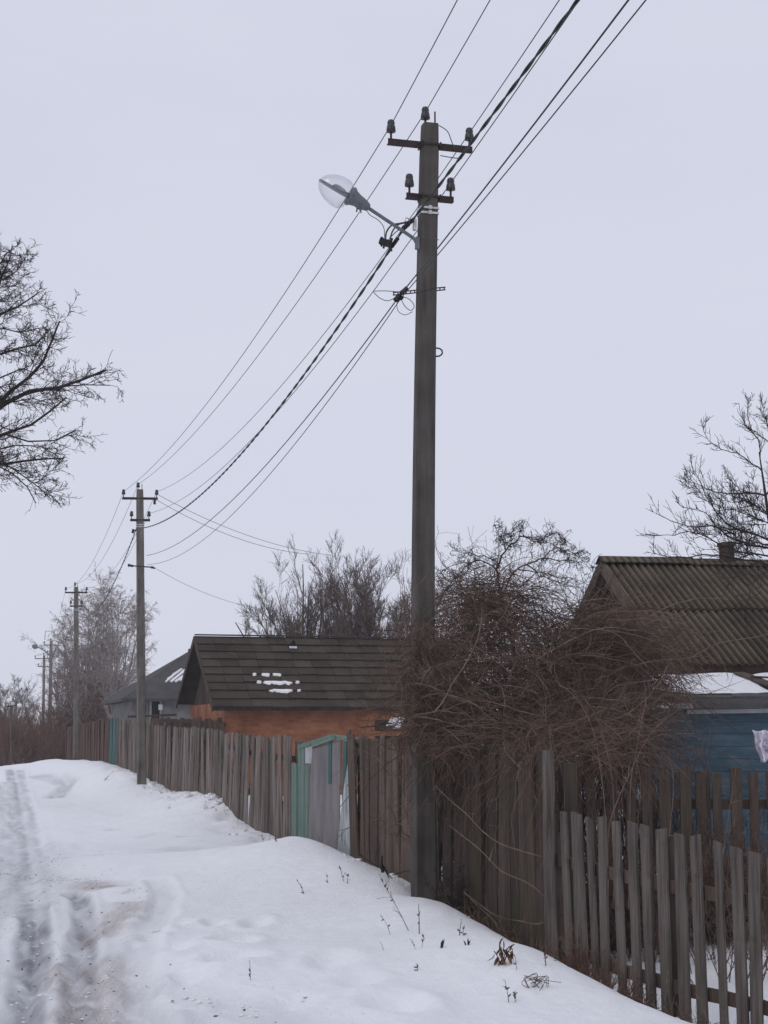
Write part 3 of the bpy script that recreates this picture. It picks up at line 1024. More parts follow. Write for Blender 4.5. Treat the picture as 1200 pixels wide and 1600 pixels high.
BG = 'rusty bushes beyond the end of the road'
for px, Y, h, sp, n, lab in ((-6, 76, 3.1, 2.3, 150, 'dark rusty bush at the left edge behind the snow crest'),
                             (40, 74, 3.0, 1.9, 150, 'rusty brown bush around the slim grey lamp post at the road end'),
                             (84, 82, 3.6, 1.8, 190, 'rusty brown bush below the two farthest poles'),
                             (128, 82, 5.6, 1.7, 190, 'tall red brown bush under the pale birches'),
                             (172, 80, 5.4, 1.5, 190, 'red brown bush between the birches and the teal fence boards'),
                             (205, 72, 3.0, 1.2, 90, 'olive brown bush at the corner of the grey hipped house')):
    bush(gp(px, Y), h, sp, n, lab, M['brush'], BG, .008)

# ------------------------------------------------------------------ utility poles
LINE = unit([-0.25, 0.968, 0])
ARM = unit([0.968, 0.25, 0])
PG = 'concrete poles along the fence'


def insulator(mb_pin, mb_body, p):
    """pin from p upward, body on top; returns the wire groove"""
    mb_pin.tube([p, p + [0, 0, 0.10]], 0.011, 6)
    b = p + np.array([0, 0, 0.075])
    mb_body.lathe(b, (0, 0, 1), [(0, .030), (.0, .046), (.030, .045), (.062, .040), (.066, .036), (.078, .035), (.082, .038), (.108, .034), (.120, .026)], 12)
    return b + np.array([0, 0, 0.07])


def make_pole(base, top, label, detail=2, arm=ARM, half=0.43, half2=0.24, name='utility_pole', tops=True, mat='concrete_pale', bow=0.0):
    base, top = np.asarray(base, float), np.asarray(top, float)
    root = thing(name, base, label, 'utility pole', PG)
    ax = unit(top - base)
    sd = unit(np.cross(ax, np.cross(arm, ax)))
    fw = np.cross(sd, ax)
    sh = MB()
    H = np.linalg.norm(top - base)
    nseg = 24
    vs = []
    for k in range(nseg + 1):
        t = k / nseg
        a = 0.107 + (0.083 - 0.107) * t
        b = 0.092 + (0.068 - 0.092) * t
        if k == nseg:
            a -= .008
        ch = 0.015
        c = base + ax * (H * t) - ax * (0.35 * (1 - t)) - sd * bow * math.sin(math.pi * t)
        for x, y in ((a - ch, -b), (a, -b + ch), (a, b - ch), (a - ch, b), (-a + ch, b), (-a, b - ch), (-a, -b + ch), (-a + ch, -b)):
            vs.append(c + sd * x + fw * y)
    fs = [[k * 8 + j, k * 8 + (j + 1) % 8, k * 8 + 8 + (j + 1) % 8, k * 8 + 8 + j] for k in range(nseg) for j in range(8)]
    fs += [[nseg * 8 + j for j in range(8)]]
    sh.add(vs, fs)
    sh.build('shaft', M[mat], root)
    pts = {}
    for drop, hf, key in ((0.22, half, 'u'), (0.75, half2, 'l')):
        c = top - ax * drop
        cm = MB()
        nf = -1 if fw[1] > 0 else 1
        front = fw * nf * 0.03
        for s in (-1, 1):
            # an angle bar on each side of the shaft
            cm.box(c + front + sd * s * (hf / 2 + 0.04), sd, fw, ax, hf - 0.08, 0.012, 0.058)
            cm.box(c + front - fw * nf * 0.024 + sd * s * (hf / 2 + 0.04) - ax * 0.022, sd, fw, ax, hf - 0.08, 0.05, 0.010)
            cm.box(c + sd * s * 0.092, sd, fw, ax, 0.012, 0.165, 0.05)
            cm.box(c + fw * s * 0.078, sd, fw, ax, 0.19, 0.008, 0.022)
        cr = cm.build('crossarm', M['steel_dark'], root)
        for s in (-1, 1):
            pin, body = MB(), MB()
            p = c + front + sd * s * (hf - 0.03) + np.array([0, 0, 0.02])
            pts[key + ('r' if s > 0 else 'l')] = insulator(pin, body, p)
            body.build('insulator', M['porcelain'], cr, smooth=True)
            pin.build('pin', M['steel_dark'], cr)
    if tops:
        pin, body = MB(), MB()
        pts['top'] = insulator(pin, body, top - sd * 0.045 - ax * 0.02)
        pin.tube([top - sd * 0.045 - ax * 0.12, top - sd * 0.045], 0.011, 6)
        body.build('insulator', M['porcelain'], root, smooth=True)
        pin.tube([top + sd * 0.055 - ax * 0.1, top + sd * 0.052 + ax * 0.14], 0.008, 6)
        pin.build('pin', M['steel_dark'], root)
    bm = MB()
    for dz in (0.865, 0.915):
        c = top - ax * dz - sd * bow * math.sin(math.pi * (1 - dz / H))
        h, h2 = 0.0905, 0.076
        lo = [c + sd * h + fw * h2, c + sd * h - fw * h2, c - sd * h - fw * h2, c - sd * h + fw * h2]
        for i in range(4):
            bm.bar(lo[i], lo[(i + 1) % 4], 0.006, 0.02)
        if detail > 1:
            q = c + fw * (-.086 if fw[1] > 0 else .086)
            bm.box(q, sd, fw, ax, 0.03, 0.016, 0.036)
    bm.build('clamp_band', M['steel_light'], root)
    return root, pts, (ax, sd, fw, top, base)


def gbase(px, Y):
    x = at(px, 1300, Y)[0]
    return np.array([x, Y, gz(x, Y)])


P1b, P1t = gbase(663, 15.75), at(671.5, 195, 15.75)
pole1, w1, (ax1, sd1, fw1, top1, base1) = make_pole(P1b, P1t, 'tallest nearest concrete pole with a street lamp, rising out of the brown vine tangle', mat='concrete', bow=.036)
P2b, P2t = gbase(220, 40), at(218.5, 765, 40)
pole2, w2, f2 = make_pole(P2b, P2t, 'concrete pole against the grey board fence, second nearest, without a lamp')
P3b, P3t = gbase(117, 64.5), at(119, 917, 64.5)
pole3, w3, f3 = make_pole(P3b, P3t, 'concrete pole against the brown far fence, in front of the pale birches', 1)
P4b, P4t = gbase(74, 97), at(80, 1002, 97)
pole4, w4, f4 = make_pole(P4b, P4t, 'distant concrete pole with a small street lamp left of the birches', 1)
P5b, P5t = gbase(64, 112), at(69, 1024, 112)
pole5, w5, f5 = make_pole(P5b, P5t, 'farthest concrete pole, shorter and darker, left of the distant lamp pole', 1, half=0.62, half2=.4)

# --- extras of the near pole
Yp = 15.75
lamp = MB()
A0, A1 = at(651, 376, 15.66), at(568, 320, 15.48)
lamp.tube([at(651, 389, 15.67), at(651, 380, 15.67), at(647, 373, 15.66), at(640, 368, 15.645), A1], 0.0175, 8)
lamp.box(at(652, 380, 15.68), sd1, fw1, ax1, 0.035, 0.05, 0.12)
arm_o = lamp.build('street_lamp', M['lamp_grey'], pole1, smooth=False)
axl = unit(at(545, 305, 15.43) - A1)
hs = MB()
hs.lathe(at(577, 325.5, 15.495), axl, [(0, .020), (.01, .036), (.05, .050), (.09, .058), (.14, .064), (.185, .078), (.200, .094), (.225, .096), (.235, .085)], 16)
hs.box(at(561, 324, 15.465), axl, fw1, np.cross(axl, fw1), 0.05, 0.04, 0.03)
hs.tube([at(559, 322, 15.465), at(557, 331, 15.46)], 0.008, 6)
hs.tube([at(564, 324, 15.465), at(564, 333, 15.46)], 0.006, 6)
hs.build('lamp_housing', M['lamp_grey'], arm_o, smooth=True)
g0 = at(547, 305, 15.44)
tip = at(498.5, 283, 15.37)
gax = unit(tip - at(545, 311, 15.44))
cen0 = (tip + g0) / 2
vw = unit(cen0 - np.array([0, 0, CZ]))
gw = unit(vw - gax * np.dot(vw, gax) + np.array([0, 0, -.07]))
gw = unit(gw - gax * np.dot(gw, gax))
gup = unit(np.cross(gax, gw))
if gup[2] < 0:
    gup = -gup
# a clear globe: upper and lower bowls meeting at a flat rim
glb = MB()
cen = (at(545, 314, 15.44) + tip) / 2 + gup * 0.02
nU, nV = 24, 14
G = np.zeros((nV + 1, nU + 1, 3))
half = np.linalg.norm(at(545, 314, 15.44) - tip) / 2
for i in range(nV + 1):
    ph = -math.pi / 2 + math.pi * i / nV
    for j in range(nU + 1):
        th = 2 * math.pi * j / nU
        cx = math.cos(ph) * math.cos(th)
        cy = math.cos(ph) * math.sin(th)
        cz = math.sin(ph)
        hh = (0.15 if cz > 0 else 0.155)
        skew = -0.055 * cz * (1 if cz < 0 else -1) * half / 0.17
        G[i, j] = cen + gax * (cx * half * 1.02 + skew * abs(cz) * -1.0) + gw * cy * 0.125 + gup * cz * hh
glb.grid(G)
glb.build('lamp_globe', M['glass'], arm_o, smooth=True)
rf = MB()
ring = []
for j in range(28):
    th = 2 * math.pi * j / 28
    ring.append(cen + gax * math.cos(th) * half * 1.035 + gw * math.sin(th) * 0.13)
n_ = len(ring)
vv = [p + gup * 0.011 for p in ring] + [p - gup * 0.011 for p in ring]
rf.add(vv, [list(range(n_)), list(range(2 * n_ - 1, n_ - 1, -1))] + [[j, n_ + j, n_ + (j + 1) % n_, (j + 1) % n_] for j in range(n_)])
rf.build('reflector', M['reflector'], arm_o)
bl = MB()
bl.lathe(cen + gax * (-half * 0.9) + gup * 0.02, gax, [(0, .018), (.06, .018), (.07, .028), (.13, .036), (.17, .028), (.19, .01)], 10)
bl.build('bulb', M['film'], arm_o, smooth=True)

br = MB()
q0, q1 = at(614, 459, 16.0), at(696, 450.5, 15.86)
dq = unit(q1 - q0)
br.bar(q0 + [0, 0, .012], q1 + [0, 0, .012], 0.016, 0.008)
br.bar(q0 - [0, 0, .014], q1 - [0, 0, .014], 0.016, 0.008)
for k in range(13):
    c = q0 + (q1 - q0) * (k + .2) / 12.5
    br.box(c, dq, (0, 1, 0), (0, 0, 1), 0.012, 0.012, 0.022)
br.tube([at(650, 458, 15.6), at(664, 454.5, 15.62), at(682, 449.5, 15.64)], 0.004, 5)
br.build('bracket', M['steel_dark'], pole1)


def clamp(pts, r, owner, name='anchor_clamp'):
    mb = MB()
    for i in range(len(pts) - 1):
        mb.bar(pts[i], pts[i + 1], r * 2, r * 1.5)
        mb.lathe(pts[i], pts[i + 1] - pts[i], [(0, r * .6), (.01, r * 1.15), (.03, r * 1.15), (.04, r * .7)], 8)
    return mb.build(name, M['black'], owner)


clamp([at(637, 449, 15.95), at(630, 455, 15.96), at(626, 459, 15.97)], .020, pole1)
clamp([at(626, 461, 15.98), at(617, 470, 16.02)], .024, pole1)
clamp([at(629, 463, 15.97), at(625, 468, 16.0)], .016, pole1)
clamp([at(646, 343, 15.62), at(638, 350, 15.62), at(630, 357, 15.66)], .020, pole1)
clamp([at(622, 372, 15.72), at(612, 386, 15.80)], .015, pole1)
an = MB()
an.box(at(648, 351, 15.66), sd1, fw1, ax1, .03, .05, .11)
an.tube([at(648, 345, 15.64), at(634, 340, 15.62), at(633, 346, 15.62)], .007, 6)
an.build('anchor_bracket', M['steel_light'], pole1)
cn = MB()
for (x, y, a, b, c) in ((598, 378, .07, .05, .05), (606, 381, .06, .05, .055), (602, 376, .1, .03, .03), (596, 374, .025, .03, .045), (611, 377, .025, .03, .06), (600, 385, .02, .02, .04)):
    cn.box(at(x, y, 15.75), (1, 0.1, -0.3), (0, 1, 0), (0.3, 0, 1), a, b, c)
cn.tube([at(594, 380, 15.75), at(597, 385, 15.75)], .01, 6)
cn.tube([at(607, 384, 15.75), at(612, 392, 15.8)], .011, 6)
cn.build('cable_connector', M['black'], pole1)
jw = None


def arc(pxs, Y, r, mb):
    b_ = mb if mb is not None else MB()
    b_.tube(spline([at(x, y, Y) for x, y in pxs], 14), r, 5)
    if mb is None:
        b_.build('jumper_wire', M['wire'], pole1)


arc([(602, 374), (604, 362), (612, 352), (626, 349), (640, 346)], 15.7, .009, jw)
arc([(609, 374), (614, 360), (622, 351), (634, 348)], 15.72, .008, jw)
arc([(606, 376), (618, 363), (630, 355)], 15.74, .005, jw)
arc([(571, 326), (578, 336), (590, 343), (599, 354), (601, 372)], 15.6, .004, jw)
arc([(584, 455), (600, 454.5), (622, 456)], 15.78, .004, jw)
arc([(583, 456), (594, 466), (606, 470), (616, 466)], 15.78, .004, jw)
arc([(628, 463), (640, 468), (647, 480), (643, 485), (633, 479), (628, 470)], 15.7, .004, jw)
arc([(620, 472), (622, 486), (632, 492), (645, 487)], 15.74, .0035, jw)
arc([(686, 196), (698, 204), (706, 222), (710, 232)], 15.75, .005, jw)
arc([(688, 243), (704, 246), (722, 248)], 15.75, .005, jw)
arc([(650, 370), (666, 371), (682, 374), (686, 375)], 15.6, .004, jw)
rg = MB()
arc([(676, 545), (684, 544), (690, 547), (691, 552), (687, 556), (678, 556.5)], 15.75, .008, rg)
rg.build('lifting_loop', M['steel_dark'], pole1)

# --- extras of the second pole
b2 = MB()
b2.bar(at(205, 884, 39.9), at(240, 886.5, 39.7), .02, .03)
b2.build('bracket', M['steel_dark'], pole2)
clamp([at(200, 883, 39.9), at(208, 884.5, 39.9)], .035, pole2)
clamp([at(236, 886, 39.7), at(242, 888, 39.7)], .028, pole2)
clamp([at(209, 827, 39.8), at(207, 833, 39.8)], .035, pole2)
clamp([at(242, 778, 39.8), at(241.5, 788, 39.8)], .035, pole2)
# --- lamp and loop on the fourth pole
l4 = MB()
l4.tube([at(78, 1025, 96.9), at(66, 1014, 96.6), at(58, 1011, 96.5)], .035, 6)
l4o = l4.build('street_lamp', M['lamp_grey'], pole4)
g4 = MB()
g4.lathe(at(59, 1011.5, 96.5), at(50, 1009, 96.3) - at(59, 1011.5, 96.5), [(0, .06), (.08, .13), (.2, .15), (.32, .1), (.36, .03)], 10)
g4.build('lamp_housing', M['lamp_grey'], l4o, smooth=True)
ar = MB()
ar.tube([at(70, 1000, 96.9), at(71, 986, 96.9), at(85, 986, 96.9), at(86, 998, 96.9)], .02, 5)
ar.build('wire_hoop', M['wire'], pole4)

# --- slim lamp post at the end of the road
lp = gbase(15, 66)
slim = thing('lamp_post', lp, 'slim lamp post at the road end among rusty bushes', 'lamp post')
s_ = MB()
s_.tube([lp - [0, 0, .2], at(17, 1103, 66)], .04, 8)
s_.build('post', M['board_mid'], slim)
s_ = MB()
s_.tube([at(17, 1104, 66), at(21, 1102.5, 66), at(27, 1102, 66)], .022, 6)
s_.box(at(15, 1103.5, 66), (1, 0, 0), (0, 1, 0), (0, 0, 1), .22, .1, .06)
s_.build('arm', M['steel_dark'], slim)
s_ = MB()
s_.lathe(at(27, 1101.5, 66), (1, 0, -.1), [(0, .03), (.03, .06), (.12, .07), (.18, .04)], 10)
s_.build('lamp_head', M['snow_clean'], slim, smooth=True)


# ------------------------------------------------------------------ overhead lines
def span(p, q, sag, n=26):
    t = np.linspace(0, 1, n)[:, None]
    c = np.asarray(p) * (1 - t) + np.asarray(q) * t
    c[:, 2] -= 4 * sag * (t * (1 - t))[:, 0]
    return c


BACK = np.array([4.35, -24.6, 0.4])      # from the near pole to the next one, behind the camera


def wire_run(name, pts, sags, r, label, cat='wire', group='bare wires of the power line', mat='wire'):
    ps = [span(a, b, s)[(1 if i else 0):] for i, (a, b, s) in enumerate(zip(pts[:-1], pts[1:], sags))]
    mb = MB()
    mb.tube(np.concatenate(ps), r, 6)
    o = mb.build(name, M[mat], None, tuple(pts[1]), True)
    return tag(o, label, cat, group)


wire_run('overhead_wire', [w1['ul'] + BACK, w1['ul'], w2['ul'], w3['ul'], w4['ul']], [.25, .45, .6, .8], .0047, 'bare wire carried by the left insulators of the upper crossarms')
wire_run('overhead_wire', [w1['top'] + BACK, w1['top'], w2['top'], w3['top'], w4['top']], [.25, .45, .6, .8], .0047, 'bare wire carried by the insulators on the very tops of the poles')
wire_run('overhead_wire', [w1['ur'] + BACK, w1['ur'], w2['ur'], w3['ur'], w4['ur']], [.25, .62, .6, .8], .0047, 'bare wire carried by the right insulators of the upper crossarms')
wire_run('overhead_wire', [w1['lr'] + BACK, w1['lr'], w2['lr'], w3['lr'], w4['lr']], [.25, .65, .6, .8], .0047, 'bare wire carried by the right insulators of the lower crossarms')


def twisted(name, legs, label, r=.0080, period=0.8, rad=.0075):
    mb = MB()
    ps = []
    for i, (a, b, s) in enumerate(legs):
        n = max(8, int(np.linalg.norm(np.asarray(a) - np.asarray(b)) / 0.05))
        ps.append(span(a, b, s, n)[(1 if i else 0):])
    c = np.concatenate(ps)
    s = np.concatenate([[0], np.cumsum(np.linalg.norm(np.diff(c, axis=0), axis=1))])
    T = np.gradient(c, axis=0)
    T /= np.linalg.norm(T, axis=1, keepdims=True)
    n1 = np.cross(T, [0, 0, 1.0])
    n1 /= np.linalg.norm(n1, axis=1, keepdims=True)
    n2 = np.cross(n1, T)
    for k in range(2):
        a = (2 * np.pi * s / period + k * np.pi)[:, None]
        mb.tube(c + rad * (np.cos(a) * n1 + np.sin(a) * n2), r, 5)
    o = mb.build(name, M['black'], None, tuple(legs[1][0]), True)
    return tag(o, label, 'cable')


ca, cb = at(643, 346, 15.6), at(612, 386, 15.8)
c2 = at(213, 826, 39.75)
c3 = P3t + np.array([0, -0.1, -1.0])
twisted('twisted_cable', [(ca + BACK + [.62, 0, .1], ca, .25), (ca, at(628, 362, 15.66), 0.0), (at(628, 362, 15.66), cb, 0.0), (cb, c2, .68), (c2, c3, .9)], 'thick black twisted cable anchored to the poles below the lower crossarms')
sa = at(626, 460, 15.98)
sb = at(628, 464, 16.0)
wire_run('service_cable', [sa + BACK + [0.1, 0, 0], sa, at(229, 868, 39.9)], [.25, .55], .0062, 'dark service cable on the small bracket, upper of the pair between the two nearest poles', 'cable', 'service cables on the small brackets', 'black')
wire_run('service_cable', [sb + BACK + [0.42, 0, .1], sb, at(230, 882, 39.9)], [.25, .66], .0046, 'thin service cable on the small bracket, lower of the pair between the two nearest poles', 'cable', 'service cables on the small brackets', 'black')
mb = MB()
mb.tube(span(at(247, 773, 39.8), at(520, 868, 47), .25), .006, 5)
tag(mb.build('service_wire', M['wire'], None, None, True), 'upper thin wire slanting from the second pole down to the trees behind the shed', 'wire')
mb = MB()
mb.tube(span(at(243, 780, 39.8), at(482, 866, 46.5), .25), .006, 5)
tag(mb.build('service_wire', M['wire'], None, None, True), 'middle thin wire with a dark joint slanting from the second pole towards the trees', 'wire')
mb = MB()
mb.tube(span(at(243, 888, 39.7), at(432, 954, 46.5), .2), .0045, 5)
tag(mb.build('service_wire', M['wire'], None, None, True), 'lowest faint wire running from the bracket of the second pole to the trees', 'wire')


# ------------------------------------------------------------------ fences
def fl(px):
    """fence line position seen in pixel column px -> X, Y"""
    Ys = np.linspace(9.5, 110, 9000)
    xs = (px - 600.0) / F * Ys * (F / (F * CP)) * CP
    d = fence_x(Ys) - at(px, 1140, 1.0)[0] * Ys
    k = int(np.argmin(np.abs(d)))
    return np.array([fence_x(Ys[k]), Ys[k]])


def board(mb, p, d, wd, th, z0, z1, lean=0.0, tip=0.0, skew=0.0):
    """an upright board at plan point p, width along d"""
    d = unit([d[0], d[1], 0])
    nrm = np.array([d[1], -d[0], 0])
    h = z1 - z0
    p = np.array([p[0], p[1], z0])
    a, b = d * wd / 2, nrm * th / 2
    top = d * lean * h + nrm * skew * h + np.array([0, 0, h])
    ta = np.array([0, 0, tip])
    mb.hexa([p - a - b, p + a - b, p + a + b, p - a + b, p - a - b + top - ta, p + a - b + top + ta, p + a + b + top + ta, p - a + b + top - ta])


def board_fence(name, pts, label, mat, wd, topz, panel=2.4, lean=0.02, off=0.0, th=.022, var=.04, postmat=None, leanfn=None, z0off=-.25, group='board fences along the verge'):
    """pts: plan polyline; topz: function of arc fraction"""
    pts = np.asarray(pts, float)
    seg = np.linalg.norm(np.diff(pts, axis=0), axis=1)
    d_ = np.concatenate([[0], np.cumsum(seg)])
    Lt = d_[-1]
    P0 = np.array([pts[0][0], pts[0][1], gz(*pts[0])])
    root = thing(name, P0, label, 'fence', group)

    def pos(s):
        return np.array([np.interp(s, d_, pts[:, 0]), np.interp(s, d_, pts[:, 1])])

    def dirn(s):
        return unit(np.append(pos(min(s + .05, Lt)) - pos(max(s - .05, 0)), 0))
    s = 0.0
    npan = max(1, int(round(Lt / panel)))
    pl = Lt / npan
    for k in range(npan):
        mb = MB()
        s = k * pl
        while s < (k + 1) * pl - 0.02:
            ww = wd * random.uniform(.75, 1.25)
            sc = s + ww / 2
            p = pos(sc)
            d = dirn(sc)
            g = gz(*p)
            nrm = np.array([d[1], -d[0], 0])
            ln = random.gauss(0, lean) + (leanfn(sc / Lt) if leanfn else 0)
            board(mb, p + (nrm * (off + random.uniform(-.012, .012)))[:2], d, ww * random.uniform(.9, 1.0), th, g + z0off, topz(sc / Lt) + random.gauss(0, var), ln, random.uniform(-.03, .03), random.gauss(0, .014))
            s += ww
        mb.build('board_panel', mat, root)
    rl = MB()
    for hz in (0.35, 0.8):
        for k in range(npan):
            a, b = pos(k * pl), pos((k + 1) * pl)
            d = unit(np.append(b - a, 0))
            nrm = np.array([d[1], -d[0], 0]) * (-0.045 if d[1] > 0 else 0.045)
            nrm = nrm if nrm[0] > 0 else -nrm
            za = gz(*a) + (topz(k * pl / Lt) - gz(*a)) * hz
            zb = gz(*b) + (topz((k + 1) * pl / Lt) - gz(*b)) * hz
            rl.bar(np.append(a, za) + nrm, np.append(b, zb) + nrm, .05, .09)
    rl.build('rail', postmat or mat, root)
    for k in range(npan + 1):
        p = pos(k * pl)
        d = dirn(k * pl)
        nrm = np.array([d[1], -d[0], 0])
        nrm = nrm if nrm[0] > 0 else -nrm
        pm = MB()
        g = gz(*p)
        board(pm, p + nrm[:2] * .12, d, .11, .11, g - .3, topz(k * pl / Lt) - .06)
        pm.build('post', postmat or mat, root)
    return root


def toppx(rows, Ypts):
    """top height along the run from pixel rows and depths"""
    zs = [at(600, r, y)[2] for r, y in zip(rows, Ypts)]
    return zs


def run(pxs):
    return np.array([fl(p) for p in pxs])


# picket fence in front, on the right
pk_px = [862, 881, 895, 907, 921, 939, 963, 987, 1007, 1033, 1060, 1088, 1121, 1152, 1179, 1207, 1236, 1266, 1296]
pk_top = [1290, 1268, 1269, 1272, 1279, 1276, 1283, 1285, 1290, 1295, 1303, 1305, 1316, 1324, 1332, 1338, 1346, 1353, 1360]
yk_px = np.array([862, 881, 921, 963, 1007, 1060, 1121, 1179, 1240, 1300])
yk = np.array([13.2, 13.0, 12.6, 12.2, 11.85, 11.5, 11.2, 11.0, 10.85, 10.72])
pk_w = [.085, .09, .085, .09, .08, .11, .10, .105, .105, .11, .105, .09, .06, .085, .085, .075, .08, .08, .08]
pkb = np.array([at(p, 1400, np.interp(p, yk_px, yk)) for p in pk_px])
pf = thing('picket_fence', (pkb[0][0], pkb[0][1], -.25), 'weathered grey picket fence in the right foreground with uneven leaning pickets', 'fence', 'picket fences')
for i, (px, ty, wd) in enumerate(zip(pk_px, pk_top, pk_w)):
    Y = float(np.interp(px, yk_px, yk))
    p = at(px, ty, Y)
    j = min(max(i, 1), len(pkb) - 2)
    d = pkb[j + 1] - pkb[j - 1]
    d[2] = 0
    g = gz(p[0], Y)
    mb = MB()
    lean = [-.05, -.055, -.05, -.05, -.055, -.04, -.035, -.03, -.025, -.022, -.018, -.02, -.006, -.01, .0, -.02, .01, -.02, 0][i] + random.gauss(0, .006)
    z1 = p[2]
    h = z1 - (g - .35)
    pb = np.array([p[0], p[1]]) - unit(d)[:2] * lean * h
    nrm = np.array([unit(d)[1], -unit(d)[0]])
    board(mb, pb + nrm * random.uniform(-.008, .008), d, wd, .020, g - .35, z1, lean, random.uniform(-.012, .010), random.gauss(0, .008))
    mb.build('picket', M['picket'], pf)
for fr in (.27, .80):
    mb = MB()
    for i in range(len(pk_px) - 1):
        pa, pb = [], []
        q = []
        for k in (i, i + 1):
            Y = float(np.interp(pk_px[k], yk_px, yk))
            t = at(pk_px[k], pk_top[0] + (pk_top[-1] - pk_top[0]) * (pk_px[k] - pk_px[0]) / (pk_px[-1] - pk_px[0]) - 12, Y)
            g = gz(t[0], Y)
            q.append(np.array([t[0], Y + .0, t[2] - (t[2] - g) * fr]))
        d = unit(q[1] - q[0])
        nr = np.array([-d[1], d[0], 0])
        nr = nr if nr[1] > 0 else -nr
        mb.bar(q[0] + nr * .042, q[1] + nr * .042 + d * .01, .04, .085)
    mb.build('rail', M['picket2'], pf)
for k in (0, 9, 17):
    Y = float(np.interp(pk_px[k] + 6, yk_px, yk))
    p = at(pk_px[k] + 6, pk_top[k] + 12, Y)
    mb = MB()
    board(mb, (p[0] + .06, Y + .1), (1, 0), .10, .10, gz(p[0], Y) - .4, p[2])
    mb.build('post', M['picket2'], pf)

# second picket fence, behind
pf2 = thing('picket_fence', (1.7, 15.5, gz(1.7, 15.5)), 'brown picket fence crossing the yard between the front pickets and the blue house', 'fence', 'picket fences')
px = 872
while px < 1330:
    Y = 15.5 + (px - 872) * .0006
    wpx = random.uniform(14, 18)
    p = at(px, 1200 + random.gauss(2, 4), Y)
    mb = MB()
    board(mb, (p[0], Y), (1, 0.05), wpx / F * Y, .022, gz(p[0], Y) - .2, p[2], random.gauss(0, .008), random.uniform(-.01, .01))
    mb.build('picket', M['picket2'], pf2)
    px += random.uniform(26, 30)
for ry in (1256, 1400):
    mb = MB()
    mb.bar(at(862, ry, 15.56), at(1330, ry + 1, 15.84), .045, .09)
    mb.build('rail', M['picket2'], pf2)
for px in (860, 1100, 1325):
    p = at(px, 1205, 15.7)
    mb = MB()
    board(mb, (p[0], 15.72), (1, 0), .1, .1, gz(p[0], 15.7) - .3, p[2])
    mb.build('post', M['picket2'], pf2)

# tall dark boards right of the pole
rn = np.array([at(866, 1300, 13.28)[:2], at(800, 1300, 14.2)[:2], at(740, 1300, 15.2)[:2], at(690, 1300, 16.35)[:2], at(652, 1300, 17.4)[:2]])
board_fence('board_fence', rn, 'tall dark mossy board fence between the near pole and the front pickets', M['board_dark'], .17,
            lambda t: 1.50 + 0.02 * t, lean=.018, leanfn=lambda t: .03 * math.sin(t * 9), var=.035)
cp = MB()
pp = at(857, 1172, 13.15)
board(cp, (pp[0], 13.15), (1, -0.4), .085, .05, gz(pp[0], 13.15) - .3, pp[2], -.002)
tag(cp.build('fence_post', M['picket'], None, (pp[0], 13.15, gz(pp[0], 13.15))), 'pale squared corner post where the dark boards meet the front pickets', 'post')
# brown boards between gate and pole
board_fence('board_fence', run([648, 600, 552]), 'brown board fence between the near pole and the green gate', M['board_mid'], .22,
            lambda t: 1.58 + .05 * t, lean=.01, var=.02)
# long grey board fence
tp = run([456, 430, 402, 348, 338, 281, 236, 183])
dd = np.concatenate([[0], np.cumsum(np.linalg.norm(np.diff(tp, axis=0), axis=1))])
tz = toppx([1152, 1151, 1151, 1144, 1139, 1137, 1133, 1123], tp[:, 1])
board_fence('board_fence', tp, 'long silver grey board fence of leaning boards left of the green gate', M['board_grey'], .24,
            lambda t: float(np.interp(t * dd[-1], dd, tz)), panel=2.6, lean=.03, leanfn=lambda t: -.16 * math.exp(-((t - .20) / .07) ** 2) - .18 * math.exp(-((t - .42) / .06) ** 2) + .08 * math.exp(-((t - .30) / .04) ** 2) - .03, var=.014)
tp3 = run([183, 172])
board_fence('board_fence', tp3, 'narrow teal painted fence section between grey and brown boards', M['teal'], .3, lambda t: at(600, 1122.5, tp3[0][1])[2], panel=4, lean=.003, var=.01)
tp4 = run([171, 130, 93]) + np.array([0.3, 0])
tz4 = toppx([1123, 1128, 1137], tp4[:, 1])
dd4 = np.concatenate([[0], np.cumsum(np.linalg.norm(np.diff(tp4, axis=0), axis=1))])
board_fence('board_fence', tp4, 'red brown board fence farthest along the road behind the third pole', M['board_brown'], .3, lambda t: float(np.interp(t * dd4[-1], dd4, tz4)), panel=3, lean=.006, var=.02)
# inner fence and wooden lattice behind the long grey fence
ib = MB()
rt = thing('inner_fence', np.append(at(300, 1140, 41)[:2], .3), 'low pale slat fence behind the grey boards in front of the brick shed', 'fence')
for k in range(34):
    px = 238 + k * 3.3 + random.uniform(-.6, .6)
    Y = 41.5 - k * .17
    x = at(px, 1140, Y)[0]
    board(ib, (x, Y), (1, -.6), .11, .02, .3, at(px, 1122 + random.gauss(0, 2.5) + k * .12, Y)[2], random.gauss(0, .02))
ib.build('slat_panel', M['board_mid'], rt)
ib = MB()
ib.bar(at(236, 1124, 41.7), at(352, 1132, 35.9), .04, .08)
ib.bar(at(200, 1120, 43.5), at(275, 1117, 42.5), .04, .06)
ib.build('rail', M['darkwood'], rt)


# ------------------------------------------------------------------ green gate
def quad_slab(mb, pxs, Ys, th):
    c = [at(x, y, Y) for (x, y), Y in zip(pxs, Ys)]
    n = unit(np.cross(c[1] - c[0], c[3] - c[0]))
    if n[1] > 0:
        n = -n
    mb.hexa([p - n * th for p in c] + [p for p in c])


def gy(px):
    return fl(px)[1]


gr_ = fl(505)
gate = thing('garden_gate', (gr_[0], gr_[1], gz(*gr_)), 'ramshackle pale green gate frame with dull grey sheets set in the fence line', 'gate')


def gq(pxs, dy=0.0):
    return pxs, [gy(p[0]) + dy for p in pxs]


